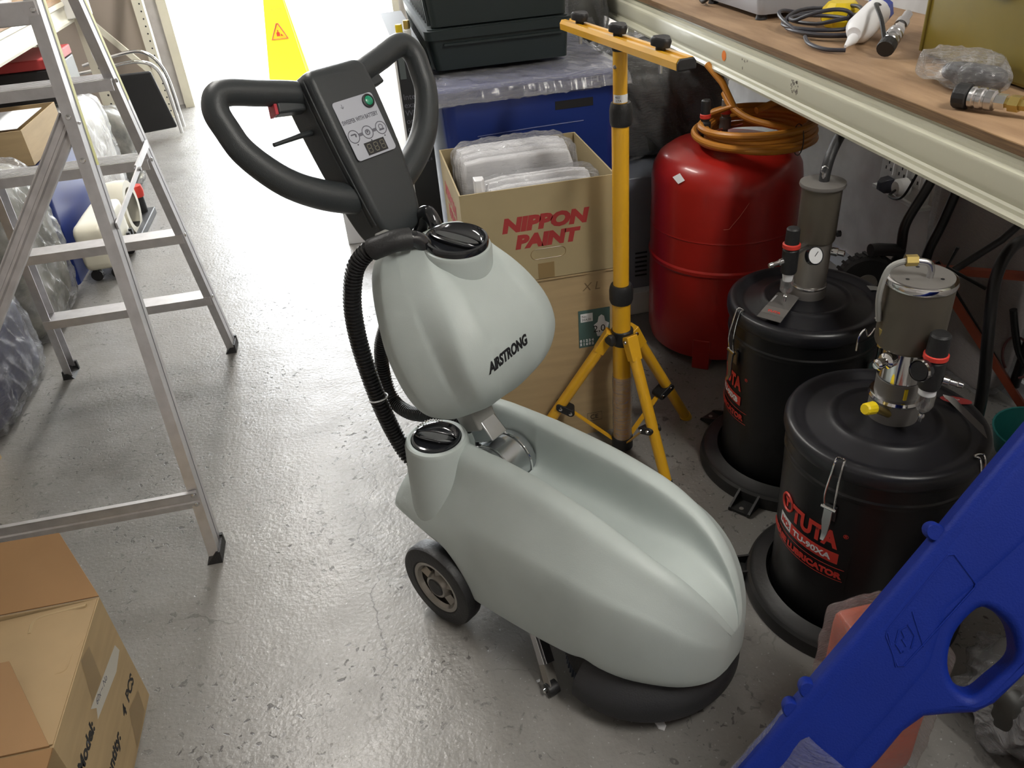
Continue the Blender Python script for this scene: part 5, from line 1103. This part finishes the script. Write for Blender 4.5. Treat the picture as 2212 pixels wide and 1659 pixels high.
# ------------------------------------------------------------------ aluminium step ladder
LD = thing('step_ladder', 'aluminium folding step ladder standing open on the left', 'ladder', (-.93, 2.28, 0))
def A_at(z, s): return V3(-.93 + s * (.368 - .05 * z), 1.705 + .27 * z, z)
def B_at(z, s): return V3(-.621 - .035 * z, 2.851 - .27 * z, z) if s > 0 else V3(-1.238 + .14 * z, 2.851 - .27 * z, z)
ZTOP = 1.86
def rail(f, s, y_open, z0=.012):
    a = f(z0, s); b = f(ZTOP, s); u = (b - a).normalized(); x = V3(1, 0, 0); y = u.cross(x).normalized(); 
    if y.y < 0: y = -y
    o_ = s   # web on the outer side
    pr = [(0, -.030), (0, .030), (-.026 * o_, .030), (-.026 * o_, .0275), (-.0025 * o_, .0275), (-.0025 * o_, .006), (.0012 * o_ * 0 - .0045 * o_, .004), (-.0045 * o_, -.004), (-.0025 * o_, -.006), (-.0025 * o_, -.0275), (-.026 * o_, -.0275), (-.026 * o_, -.030)]
    r1 = [a + x * p + y * q for p, q in pr]; r2 = [b + x * p + y * q for p, q in pr]
    rl = part('rail', MB().loft([r1, r2]), M['alu'], LD, world=True, angle=25)
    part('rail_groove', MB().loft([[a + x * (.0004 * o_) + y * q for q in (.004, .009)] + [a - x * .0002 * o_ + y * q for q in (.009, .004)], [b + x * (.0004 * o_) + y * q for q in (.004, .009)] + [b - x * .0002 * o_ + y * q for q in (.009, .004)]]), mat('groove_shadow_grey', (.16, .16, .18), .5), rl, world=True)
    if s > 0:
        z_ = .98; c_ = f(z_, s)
        part('yellow_reflection_strip', MB().loft([[q_ + x * (.0006 * o_) + y * w_ for w_ in (.012, .029)] + [q_ + x * -.0003 * o_ + y * w_ for w_ in (.029, .012)] for q_ in (c_, b)]), mat('pale_yellow_reflection', (.75, .74, .20), .4), rl, world=True)  # added strip: yellow reflection on the upper rail put in as colour
    # rubber shoe
    part('rubber_shoe', MB().loft([[V3(a.x, a.y, 0) + x * p + V3(0, q, 0) for p, q in ((.006 * o_, -.040), (.006 * o_, .036), (-.034 * o_, .036), (-.034 * o_, -.040))], [V3(a.x, a.y, 0) + x * p + V3(0, q, .030) + (u * .0) for p, q in ((.005 * o_, -.031), (.005 * o_, .038), (-.006 * o_, .038), (-.006 * o_, -.031))]]).loft([[V3(a.x, a.y, 0) + x * p + V3(0, q, z) for p, q in ((.006 * o_, .030), (.006 * o_, .040), (-.034 * o_, .040), (-.034 * o_, .030))] for z in (0, .036)]), M['rubber'], LD, world=True)
    return rl
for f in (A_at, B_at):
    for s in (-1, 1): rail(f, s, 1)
def rivet(p, ax): return part('rivet', MB().lathe([(0, .0035), (.005, .0025), (.0065, 0)], c=p, axis=ax, n=14), M['chrome'], LD, world=True)
for i, z in enumerate((.272, .538, .815, 1.062, 1.33, 1.60)):
    l = B_at(z, -1); r = B_at(z, 1); w = .040 if i < 2 else .052; th = .030
    prof = [(-w, 0), (w * .8, 0), (w * .8, -.006), (-w + .004, -.006), (-w + .004, -th), (-w, -th)]
    tr_ = part('tread' , MB().prism(prof, (l.x + .003, l.y, z), (0, 1, 0), (0, 0, 1), (1, 0, 0), r.x - l.x - .006), M['alu'], LD, world=True)
    if i >= 2:
        mb = MB()
        for k in range(7): mb.bb((l.x + .006, l.y - w + .006 + k * .013, z), (r.x - .006, l.y - w + .010 + k * .013, z + .0018))
        part('tread_ridges', mb, M['alu'], tr_, world=True)
    rivet(V3(r.x + .001, l.y - .01, z - .012), (1, 0, 0))
def chan(nm, p0, p1, w, th=.012):
    b_ = part(nm, MB().beam(p0, p1, th, w, (0, -1, .3)), M['alu_dull'], LD, world=True, bevel=.002)
    return b_
l = A_at(.182, -1); r = A_at(.182, 1)
part('bottom_rail', MB().prism([(0, -.026), (.006, -.026), (.006, -.010), (.003, -.006), (.006, -.001), (.006, .018), (.012, .026), (0, .026)], (l.x + .003, l.y - .030, .182), (0, -1, 0), (0, 0, 1), (1, 0, 0), r.x - l.x - .006), M['alu'], LD, world=True, angle=20)
for dz in (-.014, .016): rivet(V3(r.x - .012, r.y - .0385, .182 + dz), (0, -1, 0))
l = A_at(1.30, -1); r = A_at(1.30, 1)
part('cross_bar', MB().bb((l.x + .003, l.y - .034, 1.272), (r.x - .003, l.y - .024, 1.318)), M['alu'], LD, world=True, bevel=.002)
rivet(V3(r.x - .012, r.y - .034, 1.30), (0, -1, 0))
# long diagonal brace of the front frame
p0 = A_at(1.085, 1) + V3(-.014, -.010, 0); p1 = A_at(.22, -1) + V3(.03, -.010, 0)
dd = (p1 - p0).normalized(); up_ = V3(0, -1, .27).normalized(); sdv = dd.cross(up_).normalized()
pr = [(x * .75, y) for x, y in [(-.030, 0), (-.030, .012), (-.026, .012), (-.024, .004), (-.008, .003), (-.004, .009), (.004, .009), (.008, .003), (.024, .004), (.026, .012), (.030, .012), (.030, 0)]]
part('diagonal_brace', MB().prism(pr, p0, sdv, up_, dd, (p1 - p0).length), M['alu_dull'], LD, world=True, angle=20)
for z in (1.09, 1.0): rivet(A_at(z, 1) + V3(-.013, -.032, 0), (0, -1, .27))
# side spreader bars
for s in (1, -1):
    a = B_at(.852, s) + V3(.004 * s, .0, 0); b = A_at(.845, s) + V3(.004 * s, 0, 0); m_ = a.lerp(b, .40) + V3(0, 0, .006)
    part('spreader_bar', MB().beam(a, m_, .004, .022), M['alu'], LD, world=True)
    part('spreader_bar', MB().beam(m_ + V3(.005 * s, 0, 0), b, .004, .016), M['alu'], LD, world=True)
    part('spreader_bolt', MB().cyl(m_ + V3(-.004 * s, 0, 0), m_ + V3(.013 * s, 0, 0), .006, n=12), M['steel'], LD, world=True)
part('top_platform', MB().bb((-1.14, 1.95, 1.855), (-.72, 2.60, 1.885)), M['alu'], LD, world=True, bevel=.004)

# ------------------------------------------------------------------ left rack and what sits under it
LR = thing('steel_rack', 'ivory steel rack with a plywood deck along the left side', 'rack', (-1.8, 4.5, 0))
part('front_beam', MB().prism([(-1.462, .905), (-1.458, .918), (-1.466, .926), (-1.466, .990), (-1.458, .998), (-1.462, 1.018), (-1.50, 1.018), (-1.50, .905)], (0, 1.6, 0), (1, 0, 0), (0, 0, 1), (0, 1, 0), 3.62), M['cream_left'], LR, world=True)
part('plywood_deck', MB().bb((-2.30, 1.6, 1.020), (-1.468, 5.24, 1.038)), M['ply'], LR, world=True)
def upright(x, y, h):
    u = part('upright', MB().prism([(-.035, -.03), (.035, -.03), (.035, .005), (.026, .005), (.026, .012), (.035, .012), (.035, .03), (.022, .03), (.022, -.018), (-.022, -.018), (-.022, .03), (-.035, .03)], (x, y, 0), (1, 0, 0), (0, 1, 0), (0, 0, 1), h), M['cream_left'], LR, world=True, angle=20)
    mb = MB()
    for k in range(int(h / .05)): mb.cyl((x + .012, y - .0310, .05 + .05 * k), (x + .012, y - .0296, .05 + .05 * k), .006, n=10)
    part('slot_holes', mb, M['ink'], u, world=True)
    part('foot_plate', MB().bb((x - .05, y - .045, 0), (x + .05, y + .045, .005)), M['cream_left'], u, world=True)
upright(-1.435, 5.28, 2.2); upright(-2.25, 5.28, 2.2); upright(-1.435, 6.78, 2.2); upright(-2.25, 6.78, 2.2)
part('diagonal_brace', MB().beam((-1.46, 6.78, .30), (-2.22, 6.78, 1.25), .04, .02, (0, 1, 0)), M['cream_left'], LR, world=True)
part('diagonal_brace', MB().beam((-1.46, 5.28, .35), (-2.22, 5.28, .90), .04, .02, (0, 1, 0)), M['cream_left'], LR, world=True)
part('front_beam', MB().bb((-1.49, 5.31, 1.02), (-1.46, 6.75, 1.12)), M['cream_left'], LR, world=True)
solo('partition_panel', MB().bb((-2.55, 6.86, 0), (-1.48, 6.88, 2.4)), mat('brown_grey_panel', (.30, .25, .21), .7), 'brown-grey panel closing the far end of the left rack', 'panel', origin=(-2, 6.87, 0))

solo('steel_section', MB().beam((-1.62, 2.9, 1.056), (-1.56, 4.35, 1.056), .05, .03), M['cream_left'], 'pale steel profile lying on the left rack deck', 'steel bar', group='steel profiles on the left rack', bevel=.003)
solo('steel_section', MB().beam((-1.74, 3.0, 1.060), (-1.66, 4.9, 1.060), .06, .04), M['alu_dull'], 'dull grey steel profile lying behind the pale one on the left rack', 'steel bar', group='steel profiles on the left rack', bevel=.003)
t = thing('junction_box', 'white electrical box with a cable on the rack upright', 'electrical box', (-1.42, 5.21, .95))
part('box_shell', MB().bb((-1.50, 5.13, .93), (-1.36, 5.245, 1.06)), M['white'], t, world=True, bevel=.004)
part('box_cable', MB().tube(cr([(-1.40, 5.14, .93), (-1.38, 5.12, .85), (-1.40, 5.13, .74), (-1.37, 5.11, .68)], 8), .006, 8), M['white'], t, world=True)
part('red_wire', MB().tube(cr([(-1.37, 5.11, .68), (-1.32, 5.08, .66), (-1.29, 5.06, .60), (-1.29, 5.06, .54)], 8), .003, 6), M['red_label'], t, world=True)
bundle('wrapped_bundle', 'dark navy film-wrapped bundle under the left rack, nearest the ladder foot', 'bundle', (-1.95, 2.42, 0), (-1.325, 2.98, .36), M['navy_bundle'], amp=.020, seed=31, p=7)
bundle('wrapped_bundle', 'tall grey film-wrapped stack under the left rack behind the ladder', 'bundle', (-1.95, 3.07, 0), (-1.335, 3.60, .64), M['grey_bundle'], amp=.028, seed=32, p=6)
bundle('wrapped_bundle', 'bright white film-wrapped parcel beside the rack upright', 'bundle', (-1.80, 4.28, .02), (-1.37, 4.94, .60), M['pale_bundle'], amp=.022, seed=33, p=6)
bundle('wrapped_bundle', 'rumpled greyish wrapped roll lying past the white parcel', 'bundle', (-1.70, 5.02, .0), (-1.34, 5.20, .46), M['grey_bundle'], amp=.03, seed=34, p=4)
def sbin(lab, a, b, m='blue_bin', lid='white'):
    t = thing('storage_bin', lab, 'bin', ((a[0] + b[0]) / 2, (a[1] + b[1]) / 2, a[2]))
    part('bin_body', MB().loft([rr3(a[0] + .03, a[1] + .02, b[0] - .03, b[1] - .02, a[2], .03), rr3(a[0], a[1], b[0], b[1], b[2] - .04, .03)]), M[m], t, world=True)
    part('bin_lid', MB().loft([rr3(a[0] - .008, a[1] - .008, b[0] + .008, b[1] + .008, b[2] - .04, .035), rr3(a[0] - .008, a[1] - .008, b[0] + .008, b[1] + .008, b[2], .035)]), M[lid], t, world=True, bevel=.003)
    return t
sbin('deep blue bin with a pale lid under the left rack, behind the tall grey stack', (-1.90, 3.67, .0), (-1.36, 4.24, .55), lid='navy')
carton('cardboard_box', 'brown cardboard box on top of the deep blue bin under the left rack', (-1.86, 3.70, .555), (-1.38, 4.20, .70))
solo('paper_sheet', MB().bb((-1.82, 3.72, .7035), (-1.40, 4.08, .7055)), M['paper'], 'white printed sheet on the cardboard box under the left rack', 'paper')
solo('tool_case', MB().bb((-1.85, 4.50, .63), (-1.44, 4.92, .79)), M['ink'], 'black case lying on the white parcel under the rack', 'case', bevel=.006)
solo('red_case_lid', MB().bb((-1.85, 4.50, .793), (-1.44, 4.92, .84)), M['red_ink'], 'dull red flat case on top of the black one under the rack', 'case', bevel=.006)
t = thing('white_machine_part', 'ivory moulded machine part on castors beyond the grey stack', 'machine part', (-1.30, 3.75, 0))
part('moulding', superbox((-1.335, 3.66, .06), (-1.20, 4.06, .27), 14, 9, .006, 6, 4), M['cream_left'], t, world=True, angle=60)
for y in (3.72, 4.00):
    for x in (-1.31, -1.22): part('castor', MB().cyl((x, y - .012, .027), (x, y + .012, .027), .026, n=18).box((x, y, .058), (.02, .03, .03)), M['rubber'], t, world=True)
for k in range(7): part('rubber_tooth', MB().box((-1.188, 3.70 + .05 * k, .10), (.016, .02, .05)), M['rubber'], t, world=True)
t = thing('wheel_cover', 'cream curved wheel cover with red and black parts beyond the ladder', 'machine part', (-1.22, 4.30, 0))
part('cover_arc', MB().lathe([(.10, -.05), (.135, -.05), (.14, 0), (.135, .05), (.10, .05)], c=(-1.27, 4.27, .14), axis=(1, 0, 0), n=30), M['cream_left'], t, world=True)
part('red_knob', MB().lathe([(0, -.03), (.03, -.03), (.035, 0), (.03, .03), (0, .03)], c=(-1.24, 4.50, .15), n=20), M['red_label'], t, world=True)
part('black_base', MB().bb((-1.33, 4.14, 0), (-1.19, 4.56, .035)), M['rubber'], t, world=True, bevel=.004)
part('black_post', MB().cyl((-1.24, 4.50, .03), (-1.24, 4.50, .13), .025, n=16), M['rubber'], t, world=True)
t = thing('folding_chair', 'chrome folding chair frame with a black seat leaning by the far rack upright', 'chair', (-1.35, 6.2, 0))
part('chair_frame', MB().tube(cr([(-1.80, 6.05, .50), (-1.62, 6.02, .52), (-1.42, 6.02, .54), (-1.30, 6.03, .50), (-1.27, 6.10, .36), (-1.27, 6.16, .02)], 8), .012, 12), M['chrome'], t, world=True)
part('chair_frame', MB().tube(cr([(-1.82, 6.35, .50), (-1.62, 6.32, .54), (-1.40, 6.30, .55), (-1.29, 6.30, .40), (-1.28, 6.34, .02)], 8), .012, 12), M['chrome'], t, world=True)
part('seat_panel', MB().loft([[V3(-1.66, 6.08, .46), V3(-1.34, 6.08, .46), V3(-1.29, 6.16, .06), V3(-1.60, 6.16, .04)], [V3(-1.66, 6.11, .46), V3(-1.34, 6.11, .46), V3(-1.29, 6.19, .06), V3(-1.60, 6.19, .04)]]), M['rubber'], t, world=True, bevel=.012)
carton('cardboard_box', 'small brown box on the floor at the near lower left behind the ladder', (-1.75, 1.95, 0), (-1.32, 2.36, .30))

# ------------------------------------------------------------------ yellow wet-floor sign in the doorway
SG = thing('wet_floor_sign', 'tall yellow plastic caution sign with a red warning triangle in the bright doorway', 'sign', (-.545, 7.50, -.01))
def sg_pt(s, u, z): return V3(-.545 + u * (.170 - .135 * z / .98), 7.50 + s * (.16 - .145 * z / .98), z)
for s in (-1, 1):
    a = [sg_pt(s, u, z) for u, z in ((-1, 0), (1, 0), (1, .98), (-1, .98))]; b = [p + V3(0, s * .012, 0) for p in a]
    part('sign_panel', MB().loft([a, b]), M['safety_yellow'], SG, world=True, bevel=.004)
part('carry_handle', MB().tube(cr([(-.575, 7.5, .97), (-.57, 7.5, 1.03), (-.545, 7.5, 1.05), (-.52, 7.5, 1.03), (-.515, 7.5, .97)], 6), .009, 10), M['safety_yellow'], SG, world=True)
fs_ = frame(sg_pt(-1, -.05, .42) + V3(0, -.0165, 0), (1, 0, 0), V3(0, .148, 1))
part('warning_triangle', MB().tube([fs_ @ V3(x, y, .001) for x, y in ((-.066, -.052), (.066, -.052), (.006, .064), (-.006, .064))], .005, 6, closed=True), M['red_label'], SG, world=True)
part('warning_figure', MB().add([fs_ @ V3(x, y, .001) for x, y in ((-.020, -.030), (.006, -.030), (.006, -.004), (-.002, .002), (-.002, .016), (-.010, .016), (-.010, .002), (-.020, -.004))], [tuple(range(8))]).add([fs_ @ V3(x, y, .001) for x, y in ((.012, -.030), (.032, -.030), (.014, -.012))], [(0, 1, 2)]), M['red_label'], SG, world=True)
text('CAUTION', .022, mat('faded_sign_print', (.55, .45, .05), .5), SG, mtx=frame(sg_pt(-1, -.5, .58) + V3(0, -.0165, 0), (1, 0, 0), V3(0, .148, 1)), thick=.0002)

# small scraps on the floor
solo('paper_scrap', MB().loft([[V3(.372, .952, .001), V3(.392, .950, .001), V3(.394, .935, .001), V3(.386, .925, .001), V3(.376, .932, .001)], [V3(.373, .951, .004), V3(.391, .949, .006), V3(.393, .936, .003), V3(.385, .926, .004), V3(.377, .933, .005)]]), M['paper'], 'small torn scrap of white paper on the floor in front of the scrubber', 'paper')
solo('paper_crumb', MB().loft([[V3(.162, 1.106, .001), V3(.170, 1.107, .001), V3(.169, 1.101, .001), V3(.163, 1.100, .001)], [V3(.163, 1.105, .003), V3(.169, 1.106, .003), V3(.168, 1.102, .003), V3(.164, 1.101, .003)]]), M['paper'], 'tiny white crumb on the floor below the scrubber wheel', 'paper')
